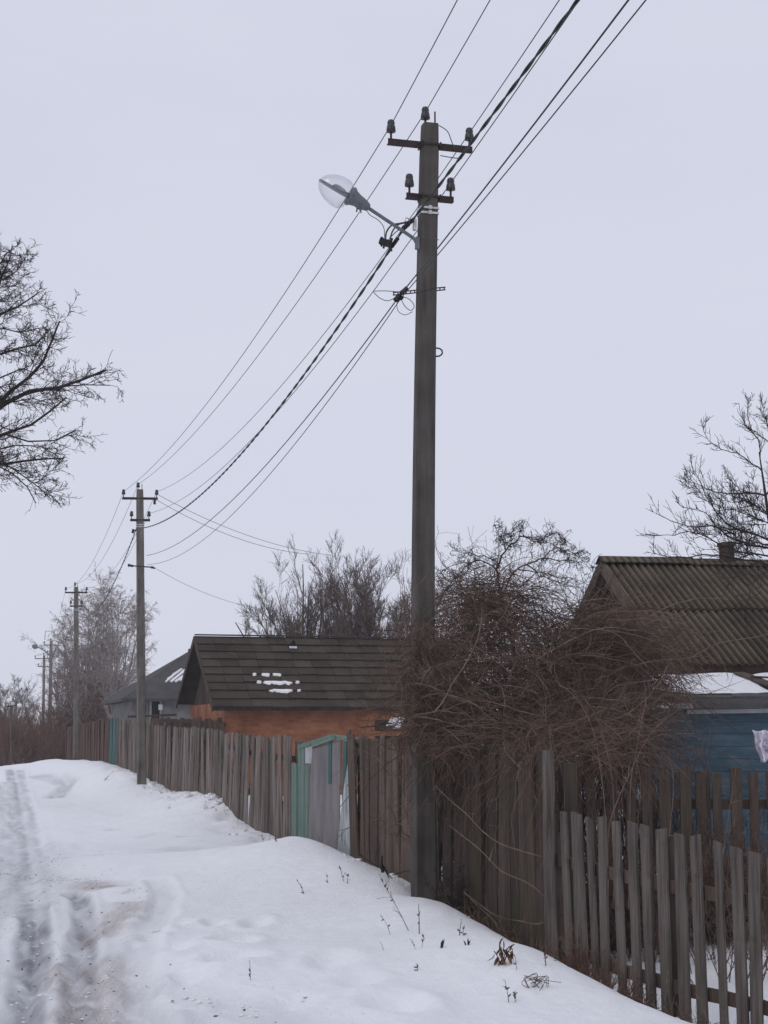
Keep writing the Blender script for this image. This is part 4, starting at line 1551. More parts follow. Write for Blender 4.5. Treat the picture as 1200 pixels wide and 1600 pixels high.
mb = MB()
quad_slab(mb, *gq([(453.5, 1330), (463, 1330), (463, 1193), (453.5, 1193)], -.1), .04)
mb.build('board', M['green'], gate)
mb = MB()
quad_slab(mb, *gq([(465, 1330), (474, 1330), (476, 1164), (465.5, 1168)], -.06), .06)
quad_slab(mb, *gq([(474.5, 1330), (480.5, 1330), (484, 1194), (476, 1194)], -.05), .04)
mb.build('post', M['green'], gate)
mb = MB()
quad_slab(mb, *gq([(465, 1171), (516, 1154), (516, 1147.5), (465, 1164)], -.12), .08)
quad_slab(mb, *gq([(516, 1154), (556, 1161), (556, 1155), (516, 1147.5)], -.12), .08)
quad_slab(mb, *gq([(487, 1168), (523, 1154.5), (523, 1151), (487, 1163.5)], -.22), .05)
mb.build('top_beam', M['green'], gate)
mb = MB()
quad_slab(mb, *gq([(476, 1193), (486.5, 1193), (487.5, 1165), (475.5, 1168)], -.02), .01)
mb.build('pale_sheet', M['greyboard'], gate)
mb = MB()
quad_slab(mb, *gq([(483.5, 1227), (531, 1227), (533, 1155), (488, 1169)], -.03), .012)
quad_slab(mb, *gq([(481, 1345), (531, 1345), (530, 1226), (484, 1226)], -.06), .012)
mb.build('sheet_panel', M['sheetpanel'], gate)
mb = MB()
quad_slab(mb, *gq([(512.5, 1225), (517, 1225), (518, 1156), (513, 1158)], -.08), .02)
quad_slab(mb, *gq([(532, 1350), (536, 1350), (541, 1157), (536.5, 1155)], -.10), .04)
quad_slab(mb, *gq([(544, 1350), (548, 1350), (556, 1160), (552, 1158)], -.04), .03)
mb.build('batten', M['teal'], gate)
mb = MB()
Gm = np.zeros((14, 6, 3))
for i in range(14):
    for j in range(6):
        t, s = i / 13, j / 5
        x0, x1 = 523 + 18 * t ** 1.5 + 4, 549 + 5 * t
        px = x0 + (x1 - x0) * s
        Gm[i, j] = at(px, 1345 - 165 * t, gy(px) - .12 + .05 * math.sin(9 * s + 5 * t) + .02 * random.random())
mb.sheet(Gm, .004, (0, 1, 0))
mb.build('torn_film', M['film'], gate, smooth=True)

# ------------------------------------------------------------------ brick shed
RD = unit([-0.25, 0.968, 0])      # along the road
AC = unit([0.968, 0.25, 0])       # across
UP = np.array([0, 0, 1.0])
ZE, WS, LS = 2.28, 5.4, 5.4
sA = np.array([at(352, 1100, 36)[0], 36, 0.0])
shed = thing('brick_shed', np.array([sA[0], sA[1], gz(sA[0], 36)]), 'long orange brick shed with a dark tiled gable roof and patches of snow', 'building')


def wallbox(mb, p, q, z0, z1, th, side):
    p, q = np.asarray(p, float).copy(), np.asarray(q, float).copy()
    p[2] = q[2] = 0
    mb.hexa([p + UP * z0, q + UP * z0, q + side * th + UP * z0, p + side * th + UP * z0, p + UP * z1, q + UP * z1, q + side * th + UP * z1, p + side * th + UP * z1])


mb = MB()
B1, B2, B3 = sA + AC * LS, sA + AC * LS + RD * WS, sA + RD * WS
wallbox(mb, sA, B1, -.2, ZE, .25, RD)
wallbox(mb, B2, B3, -.2, ZE, .25, -RD)
wallbox(mb, sA + RD * .25, B3 - RD * .25, -.2, ZE, .25, AC)
wallbox(mb, B1 + RD * .25, B2 - RD * .25, -.2, ZE, .25, -AC)
mb.build('wall', M['brick'], shed)
ridge = sA + RD * (WS * .5)
ZR = float(at(310, 995, ridge[1])[2])
for base_, sgn in ((sA, 1), (B1, -1)):
    gb = MB()
    n = 26
    for k in range(n):
        s0, s1 = WS * k / n, WS * (k + 1) / n - .012
        h = lambda s: ZE + (ZR - ZE) * (1 - abs(s - WS / 2) / (WS / 2)) - .10
        o_ = AC * sgn * (.03 + random.uniform(0, .01))
        p, q = base_ + RD * s0 + o_, base_ + RD * s1 + o_
        t_ = AC * sgn * .03
        gb.hexa([p + UP * (ZE - .02), q + UP * (ZE - .02), q + t_ + UP * (ZE - .02), p + t_ + UP * (ZE - .02), p + UP * max(h(s0), ZE), q + UP * max(h(s1), ZE), q + t_ + UP * max(h(s1), ZE), p + t_ + UP * max(h(s0), ZE)])
    gb.build('gable_boards', M['darkwood'], shed)
rf = MB()
sl_n = (sA - RD * .28)
e0 = sA - RD * .30 - AC * .30 + UP * (ZE - .10)
r0 = ridge - AC * .30 + UP * ZR
dn = unit(e0 - r0)
nr = unit(np.cross(AC, dn))
nr = nr if nr[2] > 0 else -nr
SL = np.linalg.norm(e0 - r0)
NC = 9
LT = LS + .6
for c in range(NC):
    s0 = SL * c / NC
    s1 = SL * (c + 1) / NC + .05
    x = 0.0
    while x < LT - .02:
        wt = min(.42 * random.uniform(.96, 1.04), LT - x)
        lo = s1 + random.uniform(-.012, .016)
        a = r0 + AC * x + dn * s0 + nr * .008
        b = r0 + AC * (x + wt - .008) + dn * s0 + nr * .008
        lift = .040 + random.uniform(0, .014)
        cc = r0 + AC * (x + wt - .008) + dn * lo + nr * lift
        d_ = r0 + AC * x + dn * lo + nr * lift
        rf.hexa([d_ - nr * .02, cc - nr * .02, b - nr * .006, a - nr * .006, d_, cc, b, a])
        x += wt
# far slope and ridge strip
e1 = B3 + RD * .3 - AC * .3 + UP * (ZE + .05)
dn2 = unit(e1 - r0)
S2 = np.linalg.norm(e1 - r0)
nr2 = unit(np.cross(AC, dn2))
nr2 = nr2 if nr2[2] > 0 else -nr2
rf.box(r0 + AC * LT / 2 + dn2 * S2 / 2 + nr2 * .0, AC, dn2, nr2, LT, S2, .035)
rf.bar(r0 + UP * .045, r0 + AC * LT + UP * .045, .16, .025)
roof = rf.build('roof', M['slate'], shed)
rb = MB()
for (e, nn) in ((e0, nr), (e1, nr2)):
    rb.bar(r0 - AC * .012 - UP * .05, e - AC * .012 - UP * .05, .03, .14, nn)
rb.bar(e0 + UP * -.03 + RD * .06, e0 + AC * LT + UP * -.03 + RD * .06, .03, .10)
rb.build('barge_board', M['darkwood'], roof)
vt = MB()
vp = r0 + AC * 2.2 + dn * (SL * .12) + nr * .05
vt.add([vp - AC * .10 + dn * .2, vp + AC * .10 + dn * .2, vp + AC * .0 + dn * .2 + nr * .22, vp - dn * .1], [[0, 1, 2], [0, 3, 1], [1, 3, 2], [2, 3, 0]])
vt.build('roof_vent', M['black'], roof)
vt = MB()
vt.box(vp + dn * .235 + nr * .02, AC, dn, nr, .17, .05, .03)
vt.build('vent_sill', M['snow_clean'], roof)
sn = MB()
for (xa, xb, row, hm_) in ((1.05, 1.16, 4.93, .06), (1.24, 1.46, 4.93, .085), (1.50, 1.72, 4.95, .08), (1.08, 1.22, 5.92, .07), (1.22, 1.92, 5.92, .11), (1.95, 2.08, 5.95, .06), (1.30, 1.86, 6.92, .10), (1.93, 2.03, 6.95, .06)):
    nx_ = max(8, int((xb - xa) / .018))
    G = np.zeros((5, nx_, 3))
    sd_ = random.randint(0, 999)
    for a in range(nx_):
        x = xa + (xb - xa) * a / (nx_ - 1)
        e_ = min(1, 4 * a / (nx_ - 1), 4 * (1 - a / (nx_ - 1))) ** .6
        v1 = float(vnoise(np.array([x * 11.]), np.array([sd_ + .3]), 61)[0])
        v2 = float(vnoise(np.array([x * 19.]), np.array([sd_ + .7]), 62)[0])
        hgt = 1.35 * hm_ * e_ * (1.0 + 1.0 * v1 + .8 * v2) + .004
        topj = .01 + .03 * float(vnoise(np.array([x * 8.]), np.array([sd_ + .1]), 63)[0])
        for b in range(5):
            t_ = b / 4
            G[b, a] = r0 + AC * x + dn * (SL * row / NC + topj + .02 + hgt * t_) + nr * (.030 + .03 * e_ * math.sin(math.pi * min(.15 + t_ * .85, 1)) - (.03 if t_ == 1 else 0))
    sn.grid(G)
sn.build('snow', M['snow_clean'], roof, smooth=True)

# ------------------------------------------------------------------ white house with a hipped roof
hA = np.array([at(206, 1095, 53)[0], 53, 0.0])
HW, HL, HE = 7.0, 9.0, float(at(600, 1093, 53)[2])
hh_ = thing('house', np.array([hA[0], hA[1], .6]), 'small whitewashed house with a grey hipped tin roof beyond the brick shed', 'house')
mb = MB()
C1, C2, C3 = hA + AC * HL, hA + AC * HL + RD * HW, hA + RD * HW
wallbox(mb, hA, C1, -.2, HE, .3, RD)
wallbox(mb, C2, C3, -.2, HE, .3, -RD)
wallbox(mb, hA + RD * .3, C3 - RD * .3, -.2, HE, .3, AC)
wallbox(mb, C1 + RD * .3, C2 - RD * .3, -.2, HE, .3, -AC)
mb.build('wall', M['white'], hh_)
mb = MB()
o4 = .35
c0, c1, c2_, c3_ = hA - AC * o4 - RD * o4, C1 + AC * o4 - RD * o4, C2 + AC * o4 + RD * o4, C3 - AC * o4 + RD * o4
ra = hA + RD * HW / 2 + AC * 2.25
rb_ = hA + RD * HW / 2 + AC * (HL - 2.9)
ZH = float(at(290, 1018, ra[1])[2])
ev = [c + UP * (HE - .06) for c in (c0, c1, c2_, c3_)]
evt = [c + UP * (HE + .03) for c in (c0, c1, c2_, c3_)]
R1, R2 = ra + UP * ZH, rb_ + UP * ZH
mb.add(evt + [R1, R2] + ev, [[0, 1, 5, 4], [1, 2, 5], [2, 3, 4, 5], [3, 0, 4], [6, 7, 1, 0], [7, 8, 2, 1], [8, 9, 3, 2], [9, 6, 0, 3], [9, 8, 7, 6]])
mb.bar(R1 + UP * .03, R2 + UP * .03, .2, .12)
hr = mb.build('roof', M['tin'], hh_)
mb = MB()
fdn = unit(evt[0] - R1)
fal = AC
fn = unit(np.cross(evt[1] - evt[0], R1 - evt[0]))
fn = fn if fn[2] > 0 else -fn
dslope = unit(np.cross(fn, AC))
dslope = dslope if dslope[2] < 0 else -dslope
fr0 = evt[0]
for (sx0, sy0, sx1, sy1, wd_) in ((262, 1062, 281, 1049, .12), (267, 1066, 287, 1050, .15), (274, 1066, 291, 1054, .14), (259, 1066, 270, 1058, .09), (281, 1064, 294, 1056, .12), (270, 1055, 284, 1046, .10), (284, 1050, 296, 1044, .1)):
    q = []
    for sx, sy in ((sx0, sy0), (sx1, sy1)):
        r_ = ray(sx, sy)
        t_ = np.dot(fr0 - np.array([0, 0, CZ]), fn) / np.dot(r_, fn)
        q.append(np.array([0, 0, CZ]) + r_ * t_)
    mb.box((q[0] + q[1]) / 2 + fn * .02, q[1] - q[0], np.cross(fn, q[1] - q[0]), fn, np.linalg.norm(q[1] - q[0]), wd_ * .55, .04)
mb.build('snow', M['snow_clean'], hr)
wm = MB()
wpos = at(243.5, 1112, 53.3)
wc = hA + AC * ((wpos[0] - hA[0]) / AC[0])
wm.box(wc - RD * .015 + UP * (wpos[2]), AC, RD, UP, .26, .05, .75)
wn_ = wm.build('window', M['window'], hh_)
wm = MB()
for s in (-1, 1):
    wm.box(wc - RD * .03 + AC * s * .155 + UP * wpos[2], AC, RD, UP, .05, .06, .85)
wm.build('frame', M['greyboard'], wn_)
wm = MB()
wc2 = hA + AC * ((at(251.5, 1106, 53.4)[0] - hA[0]) / AC[0])
wm.box(wc2 - RD * .04 + UP * at(251, 1105, 53.4)[2], AC, RD, UP, .13, .06, .17)
wm.build('meter_box', M['snow_clean'], hh_)

# ------------------------------------------------------------------ house on the right with corrugated roof and blue lean-to
HD = unit([0.987, 0.158, 0])       # along its ridge
HN = unit([-0.158, 0.987, 0])      # away from us
ap = at(942, 878, 23.0)
ridge0 = ap.copy()
el = at(1050, 1038, 20.1)
ZRr, ZEe = ap[2], el[2]
hd = float(np.dot((ap - el), HN))
LH = 9.0
house = thing('blue_house', np.array([el[0], el[1] + .5, gz(el[0], el[1])]), 'low house with a mossy corrugated roof and a blue plank lean-to behind the vine tangle', 'house')
eave0 = ap - HN * hd
eave0[2] = ZEe
eave0[:2] += (HD * np.dot(el - eave0, HD))[:2] * 0.4
dn = unit(eave0 - ap)
SLr = np.linalg.norm(eave0 - ap)
nr = unit(np.cross(HD, dn))
nr = nr if nr[2] > 0 else -nr
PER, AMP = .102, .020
def valley_tone(mat):  # base colour follows the corrugation: darker in the valleys, paler on the crests
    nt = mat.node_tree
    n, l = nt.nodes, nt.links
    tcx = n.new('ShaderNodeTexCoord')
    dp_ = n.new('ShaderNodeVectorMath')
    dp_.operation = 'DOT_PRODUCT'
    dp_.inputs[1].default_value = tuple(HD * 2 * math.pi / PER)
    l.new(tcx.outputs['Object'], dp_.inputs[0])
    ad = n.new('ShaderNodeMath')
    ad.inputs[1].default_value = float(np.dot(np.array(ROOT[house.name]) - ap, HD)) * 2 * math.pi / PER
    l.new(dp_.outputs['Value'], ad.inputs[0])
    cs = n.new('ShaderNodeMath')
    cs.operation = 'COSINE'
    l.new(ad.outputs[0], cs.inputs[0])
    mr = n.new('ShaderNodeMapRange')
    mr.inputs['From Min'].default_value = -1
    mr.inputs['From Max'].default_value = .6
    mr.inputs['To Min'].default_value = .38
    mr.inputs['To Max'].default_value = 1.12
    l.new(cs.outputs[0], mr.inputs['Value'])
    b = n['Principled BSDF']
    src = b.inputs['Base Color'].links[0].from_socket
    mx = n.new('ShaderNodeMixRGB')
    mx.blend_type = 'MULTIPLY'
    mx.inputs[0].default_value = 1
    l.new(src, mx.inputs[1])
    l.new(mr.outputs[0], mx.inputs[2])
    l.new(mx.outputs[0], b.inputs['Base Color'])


valley_tone(M['asbestos'])
cr = MB()
for row in range(2):
    s0, s1 = (0 if row == 0 else SLr * .5 - .08), (SLr * .5 if row == 0 else SLr)
    sheets = 8
    wS = LH / sheets
    for k in range(sheets):
        nX = 84
        xs = np.linspace(k * wS - .02, (k + 1) * wS + .03, nX)
        G = np.zeros((5, nX, 3))
        jit = random.uniform(-.012, .02)
        for i in range(5):
            s = s0 + (s1 - s0) * i / 4 + (random.uniform(-.02, .03) if i == 4 else 0)
            for j, x in enumerate(xs):
                hgt = AMP * math.cos(2 * math.pi * x / PER) + (.014 if row == 0 else 0.0) + (.004 * k % .008) + jit * i / 4
                G[i, j] = ap + HD * x + dn * s + nr * hgt
        cr.sheet(G, .009, nr)
back_e = ap + HN * hd
back_e[2] = ZEe
dnb = unit(back_e - ap)
nrb = unit(np.cross(HD, dnb))
nrb = nrb if nrb[2] > 0 else -nrb
cr.box(ap + HD * LH / 2 + dnb * SLr / 2, HD, dnb, nrb, LH, SLr, .04)
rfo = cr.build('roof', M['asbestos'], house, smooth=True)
rc = MB()
for k in range(7):
    p = ap + HD * (LH * k / 7 - .06) + UP * (.055 + random.uniform(-.01, .02))
    q = ap + HD * (LH * (k + 1) / 7 + .02) + UP * (.055 + random.uniform(-.01, .02))
    for dd_, nn in ((dn, nr), (dnb, nrb)):
        rc.box((p + q) / 2 + dd_ * .09 - UP * .0, HD, dd_, nn, np.linalg.norm(q - p), .2, .016)
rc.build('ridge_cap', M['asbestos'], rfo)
bb = MB()
for dd_, nn in ((dn, nr), (dnb, nrb)):
    bb.bar(ap - HD * .03 - UP * .06, ap - HD * .03 - UP * .06 + dd_ * SLr, .035, .15, nn)
bb.build('barge_board', M['board_mid'], rfo)
wz = ZEe - .02
W0 = eave0 + HN * .35 + HD * .35
mb = MB()
DW = 2 * hd - .7
W1_, W3 = W0 + HD * (LH - .7), W0 + HN * DW
wallbox(mb, W0, W1_, -.3, wz, .2, HN)
wallbox(mb, W3, W3 + HD * (LH - .7), -.3, wz, .2, -HN)
wallbox(mb, W0 + HN * .2, W3 - HN * .2, -.3, wz, .2, HD)
gt = W0 + HN * (DW / 2)
mb.add([W0 + UP * 0, W3 + UP * 0], []) if False else None
gv = []
for o_ in (0.0, .1):
    for p, z in ((W0, wz), (W3, wz), (gt, ZRr - .12)):
        v = p + HD * o_
        v = np.array([v[0], v[1], z])
        gv.append(v)
mb.build('wall', M['greyboard'], house)
mb = MB()
mb.add(gv, [[0, 1, 2], [5, 4, 3], [0, 3, 4, 1], [1, 4, 5, 2], [2, 5, 3, 0]])
mb.build('gable', M['darkwood'], house)
sf = MB()
sf.bar(eave0 + HN * .16 - UP * .07 - HD * .2, eave0 + HN * .16 - UP * .07 + HD * (LH - .1), .3, .03)
sf.bar(eave0 + HN * .03 - UP * .06, eave0 + HN * .03 - UP * .06 + HD * (LH - .1), .03, .11)
sf.build('fascia', M['darkwood'], house)
ch = MB()
cpos = ap + HD * float((at(1133, 870, 23.4)[0] - ap[0]) / HD[0])
ch.box(cpos + UP * .05, HD, HN, UP, .15, .2, .42)
ch.box(cpos + UP * .275, HD, HN, UP, .19, .25, .05)
ch.build('chimney', M['darkbrick'], rfo)
# lean-to
LT0 = at(1000, 1089, 18.3)
LD = unit([0.999, 0.04, 0])
LNN = unit([-0.04, 0.999, 0])
lw = 5.2
lb = at(1000, 1057, 20.05)
lt = MB()
ldn = unit(LT0 - lb)
for k in range(5):
    a = LT0 + LD * (lw * k / 5) - LD * .02
    G = np.zeros((2, 2, 3))
    b0 = lb - LD * .0 + LD * (lw * k / 5)
    z = (.014 if k % 2 else 0)
    G[0, 0], G[0, 1] = b0 + UP * z, b0 + LD * (lw / 5 + .04) + UP * z
    G[1, 0], G[1, 1] = a + UP * z, a + LD * (lw / 5 + .04) + UP * z
    lt.sheet(G, .02, UP)
lt.bar(LT0 - UP * .045, LT0 + LD * lw - UP * .045, .03, .05)
lo_ = lt.build('lean_to_roof', M['tin'], house)
sm = MB()
nx, ny = 80, 12
G = np.zeros((ny, nx, 3))
for i in range(ny):
    for j in range(nx):
        s, t = j / (nx - 1), i / (ny - 1)
        x = 0.12 + s * (lw - .12)
        edge = .1 + .14 * vnoise(np.array([x * 2.5]), np.array([3.3]), 31)[0] + (0.55 * max(0, .5 - x))
        gap = math.exp(-((x - 1.28 - .25 * t) / .10) ** 2)
        ts = .0 + t * (1 - max(edge, .04))
        p = lb + (LT0 - lb) * ts + LD * x
        th_ = .055 * min(1, 6 * s, 6 * (1 - s)) * min(1, 5 * (1 - t), 5 * t + .4) * (1 - 1.5 * gap)
        th_ += .02 * vnoise(np.array([x * 5]), np.array([t * 4]), 32)[0]
        G[i, j] = p + UP * (max(th_, -.02) + .016)
sm.grid(G)
sm.build('snow', M['snow_clean'], lo_, smooth=True)
bw = MB()
nb = 15
bz0, bz1 = gz(4, 18.6) - .2, float(LT0[2] - .12)
for k in range(nb):
    z = bz0 + (bz1 - bz0) * k / nb
    hgt = (bz1 - bz0) / nb - .006
    o_ = LT0 + LNN * .22 + LD * .35
    c = np.array([o_[0], o_[1], z + hgt / 2]) + LD * (lw - .35) / 2
    bw.box(c - LNN * random.uniform(0, .004), LD, unit(LNN + UP * .12), UP, lw - .35, .022, hgt)
bwc = o_ + LD * .01
bw.box(np.array([bwc[0], bwc[1] + .8, (bz0 + bz1) / 2]), LNN, LD, UP, 1.5, .03, bz1 - bz0)
bw.build('plank_wall', M['blue'], house)
fb = MB()
fb.bar(LT0 + LNN * .17 + LD * .55 - UP * .16, LT0 + LNN * .17 + LD * lw - UP * .10, .02, .045)
fb.build('trim_board', M['greyboard'], house)
pk = MB()
a = lb + (LT0 - lb) * .2 + LD * 1.18 + UP * .09
b = lb + (LT0 - lb) * .75 + LD * 1.5 + UP * .07
pk.bar(a, b, .15, .02)
pk.bar(lb + (LT0 - lb) * .45 + LD * 1.3 + UP * .1, lb + (LT0 - lb) * .55 + LD * 1.75 + UP * .1, .10, .02)
tag(pk.build('broken_plank', M['board_mid'], None), 'broken brown planks lying on the snowy lean-to roof at the right edge', 'plank')

# clothes on a line in front of the blue wall
cl = MB()
cl.tube(span(at(1120, 1136, 17.2), at(1330, 1144, 17.2), .05, 16), .004, 5)
tag(cl.build('clothes_line', M['wire'], None), 'thin clothes line stretched in front of the blue plank wall', 'line')
lc = MB()
G = np.zeros((14, 30, 3))
for i in range(14):
    for j in range(30):
        s, t = j / 29, i / 13
        px = 1175 + s * 58 + 13 * t * (1 - s) + 1.2 * math.sin(t * 9) * (1 - s)
        py = 1140 + t * (50 + 2 * math.sin(s * 16)) + 2.5 * (1 - t) * abs(math.sin(s * 9.4))
        G[i, j] = at(px, py, 17.17 + (.015 + .035 * t) * math.sin(s * 26 + t * 1.5) + .012 * math.sin(t * 9 + s * 5))
lc.sheet(G, .006, (0, -1, 0))
tag(lc.build('laundry', M['laundry'], None, None, True), 'white and lilac patterned cloth hanging on the line at the right edge', 'laundry')

# low lean-to roof with snow on slats behind the boards
ls = thing('low_shed', np.append(at(665, 1250, 21.5)[:2], 0.0), 'low wooden shed with snow lying on its slatted roof, half hidden behind the pole', 'shed')
mb = MB()
wp, wq = at(586, 1143, 21.6), at(752, 1143, 21.2)
wallbox(mb, wp, wq, -.1, 1.62, .05, np.array([0, 1.0, 0]))
mb.build('wall', M['board_dark'], ls)
mb = MB()
for k in range(7):
    t = k / 6
    a, b = at(588, 1141 - 15 * t, 21.3 + 1.6 * t), at(752, 1139 - 13 * t, 20.9 + 1.6 * t)
    mb.bar(a, b, .15, .025)
lr = mb.build('slat_roof', M['board_dark'], ls)
mb = MB()
for k in range(7):
    t = k / 6
    for s0, s1 in ((.12, .28), (.3, .42), (.5, .62), (.66, .8), (.82, .97)):
        if random.random() < .25:
            continue
        a, b = at(588, 1141 - 15 * t, 21.3 + 1.6 * t), at(752, 1139 - 13 * t, 20.9 + 1.6 * t)
        s0 += random.uniform(-.03, .03)
        mb.tube(spline([a + (b - a) * s0 + UP * .02, a + (b - a) * (s0 + s1) / 2 + UP * .03, a + (b - a) * s1 + UP * .02], 6), np.array([.008, .018, .02, .02, .018, .008]), 6)
mb.build('snow', M['snow_clean'], lr, smooth=True)


# ------------------------------------------------------------------ tangle of dry vines round the pole
def vine_tangle():
    root = thing('vine_tangle', np.append(at(790, 1300, 16.6)[:2], gz(1.2, 16.6)), 'huge tangle of dry red brown vines hanging over the fence around the near pole', 'vine')
    # centres (px, py, depth), radii in px / m, weight
    blobs = [(760, 960, 17.2, 80, 60, .7, 1.2), (700, 1020, 16.8, 75, 80, .7, 1.2), (800, 1060, 16.6, 110, 90, .9, 2.2), (890, 1030, 17.0, 90, 80, .9, 1.6), (960, 1020, 17.2, 75, 65, .8, 1.0),
             (900, 1120, 16.4, 100, 80, .8, 1.6), (780, 1140, 16.2, 90, 60, .6, 1.3), (690, 1110, 16.1, 60, 80, .6, 1.2), (980, 1110, 16.6, 70, 70, .7, .7), (770, 930, 17.6, 85, 42, .6, .9), (655, 1040, 15.45, 38, 90, .22, .75), (660, 1120, 15.4, 45, 70, .2, .8), (632, 1090, 15.9, 32, 80, .4, .3), (1010, 1060, 17.0, 60, 60, .6, .45), (930, 990, 17.4, 80, 55, .6, 1.1), (860, 1150, 15.6, 110, 45, .4, 1.4), (960, 1165, 15.9, 60, 60, .4, .8), (1030, 1030, 17.6, 50, 40, .4, .3)]
    wts = np.array([b[6] for b in blobs])
    wts = wts / wts.sum()

    def pick(n, k=.5):
        idx = rng.choice(len(blobs), n, p=wts)
        B = np.array(blobs)[idx]
        g = rng.normal(size=(n, 3)) * k
        nn = np.linalg.norm(g, axis=1, keepdims=True)
        g = np.where(nn > 1.0, g / nn * rng.random((n, 1)) ** .4, g)
        P = np.array([at(b[0] + q[0] * b[3], b[1] + q[1] * b[4], b[2] + q[2] * b[5]) for b, q in zip(B, g)])
        return P
    tw = MB()
    n = 7600
    S = pick(n)
    a = rng.random(n) * 2 * np.pi
    D = np.stack([np.cos(a), np.sin(a) * .7, rng.normal(size=n) * .55], 1)
    L = rng.uniform(.25, .95, n)
    P = grow(S, D, L, 9, .26, (0, 0, -.05))
    pxl = (600 + F * P[:, :, 0] / P[:, :, 1]).min(1)
    keep = (pxl > 622) | (rng.random(n) < .16)
    P, L, n = P[keep], L[keep], int(keep.sum())
    R = taper(rng.uniform(.0022, .0046, n), 9, .5)
    tw.strands(P, R, 3)
    S2, D2, L2, R2 = spawn(P, R, L, 1.0, .1, .95, 60, .45, -.1, .0018, .7)
    tw.strands(grow(S2, D2, L2, 6, .22, (0, 0, -.1)), taper(R2, 6, .5), 3)
    tw.build('twigs', M['vine'], root)
    # the heavier stems: arches springing from the ground and hanging strands
    st = MB()
    n = 150
    x = rng.uniform(650, 1010, n)
    top = pick(n, .45)
    base = np.array([np.append(at(q, 1300, 16.9 + rng.normal() * .5)[:2], .0) for q in x])
    pts = []
    for b, t in zip(base, top):
        m = (b + t) / 2 + rng.normal(size=3) * [.15, .15, .1]
        e = t + np.array([rng.normal() * .5, rng.normal() * .3 - .1, -abs(rng.normal()) * .5])
        pts.append(spline([b, m, t, e], 14))
    st.strands(np.array(pts), taper(rng.uniform(.006, .012, n), 14, .3, .003), 4)
    n = 260
    S = pick(n, .5)
    D = np.stack([rng.normal(size=n), rng.normal(size=n) * .5 - .3, np.full(n, .35)], 1)
    P = grow(S, D, rng.uniform(.7, 1.5, n), 14, .09, (0, 0, -.13))
    P = P[((600 + F * P[:, :, 0] / P[:, :, 1]).min(1) > 618) & (P[:, :, 2].max(1) < 3.25)]
    n = len(P)
    st.strands(P, taper(rng.uniform(.004, .007, n), 14, .45), 4)
    # paler live stems standing out on the near side
    n = 130
    S = pick(n, .5) + np.array([0, -.5, 0])
    D = np.stack([rng.normal(size=n), rng.normal(size=n) * .3, np.abs(rng.normal(size=n)) * .5], 1)
    P = grow(S, D, rng.uniform(.5, 1.3, n), 12, .13, (0, 0, -.05))
    pl_ = MB()
    P = P[((600 + F * P[:, :, 0] / P[:, :, 1]).min(1) > 625) & (P[:, :, 2].max(1) < 3.1)]
    n = len(P)
    Rp = taper(rng.uniform(.0045, .0075, n), 12, .4)
    pl_.strands(P, Rp, 5)
    S2, D2, L2, R2 = spawn(P, Rp, np.full(n, .9), 2.5, .2, 1, 42, .3, .05, .002, .6)
    pl_.strands(grow(S2, D2, L2, 6, .15), taper(R2, 6, .5), 4)
    pl_.build('pale_stems', M['shoot'], root)
    # long runners reaching left over the brick wall and right over the roof
    rl = []
    for _ in range(30):
        y0 = rng.uniform(1000, 1160)
        x1 = rng.uniform(560, 630)
        rl.append(spline([at(690, y0, 16.3), at((690 + x1) / 2 + 20, y0 + rng.normal() * 20 - 18, 16.0), at(x1, y0 + rng.normal() * 32 + 6, 15.9 + rng.normal() * .3)], 14))
    for _ in range(40):
        y0 = rng.uniform(960, 1120)
        x1 = rng.uniform(1000, 1100)
        rl.append(spline([at(930, y0, 16.8), at((930 + x1) / 2, y0 + rng.normal() * 18 - 18, 16.6), at(x1, y0 + rng.normal() * 30 + 26, 16.4 + rng.normal() * .3)], 14))
    rl = np.array(rl)
    Rl = taper(rng.uniform(.003, .006, len(rl)), 14, .35)
    st.strands(rl, Rl, 4)
    S2, D2, L2, R2 = spawn(rl, Rl, np.full(len(rl), 1.0), 7, .2, 1, 50, .32, -.05, .002, .7)
    st.strands(grow(S2, D2, L2, 6, .2, (0, 0, -.03)), taper(R2, 6, .5), 3)
    # dry runners hanging down in front of the boards
    n = 150
    px_ = np.concatenate([rng.uniform(684, 730, 60), rng.uniform(690, 870, 90)])
    fr_ = np.interp(px_, [652, 690, 740, 800, 866], [17.4, 16.35, 15.2, 14.2, 13.28]) - .14
    S = np.array([at(a_, rng.uniform(1130, 1200), y_) for a_, y_ in zip(px_, fr_)])
    D = np.stack([rng.normal(size=n) * .35, rng.normal(size=n) * .1, np.full(n, -.5)], 1)
    P = grow(S, D, rng.uniform(.35, 1.25, n), 12, .10, (0, 0, -.07))
    Rh = taper(rng.uniform(.002, .0045, n), 12, .45)
    st.strands(P, Rh, 3)
    S2, D2, L2, R2 = spawn(P, Rh, np.full(n, .8), 2.0, .2, 1, 50, .25, 0, .0016, .7)
    st.strands(grow(S2, D2, L2, 6, .2), taper(R2, 6, .5), 3)
    # strands trailing over the board tops
    n = 520
    px_ = rng.uniform(640, 1000, n)
    py_ = rng.uniform(1120, 1190, n)
    S = np.array([at(a_, b_, 15.4 - (a_ - 640) / 360 * 1.6 + rng.normal() * .25) for a_, b_ in zip(px_, py_)])
    D = np.stack([rng.normal(size=n), rng.normal(size=n) * .3, rng.normal(size=n) * .4], 1)
    P = grow(S, D, rng.uniform(.3, .8, n), 9, .15, (0, 0, -.12))
    P = P[(600 + F * P[:, :, 0] / P[:, :, 1]).min(1) > 612]
    n = len(P)
    st.strands(P, taper(rng.uniform(.0022, .004, n), 9, .5), 3)
    st.build('stems', M['vine'], root)


vine_tangle()


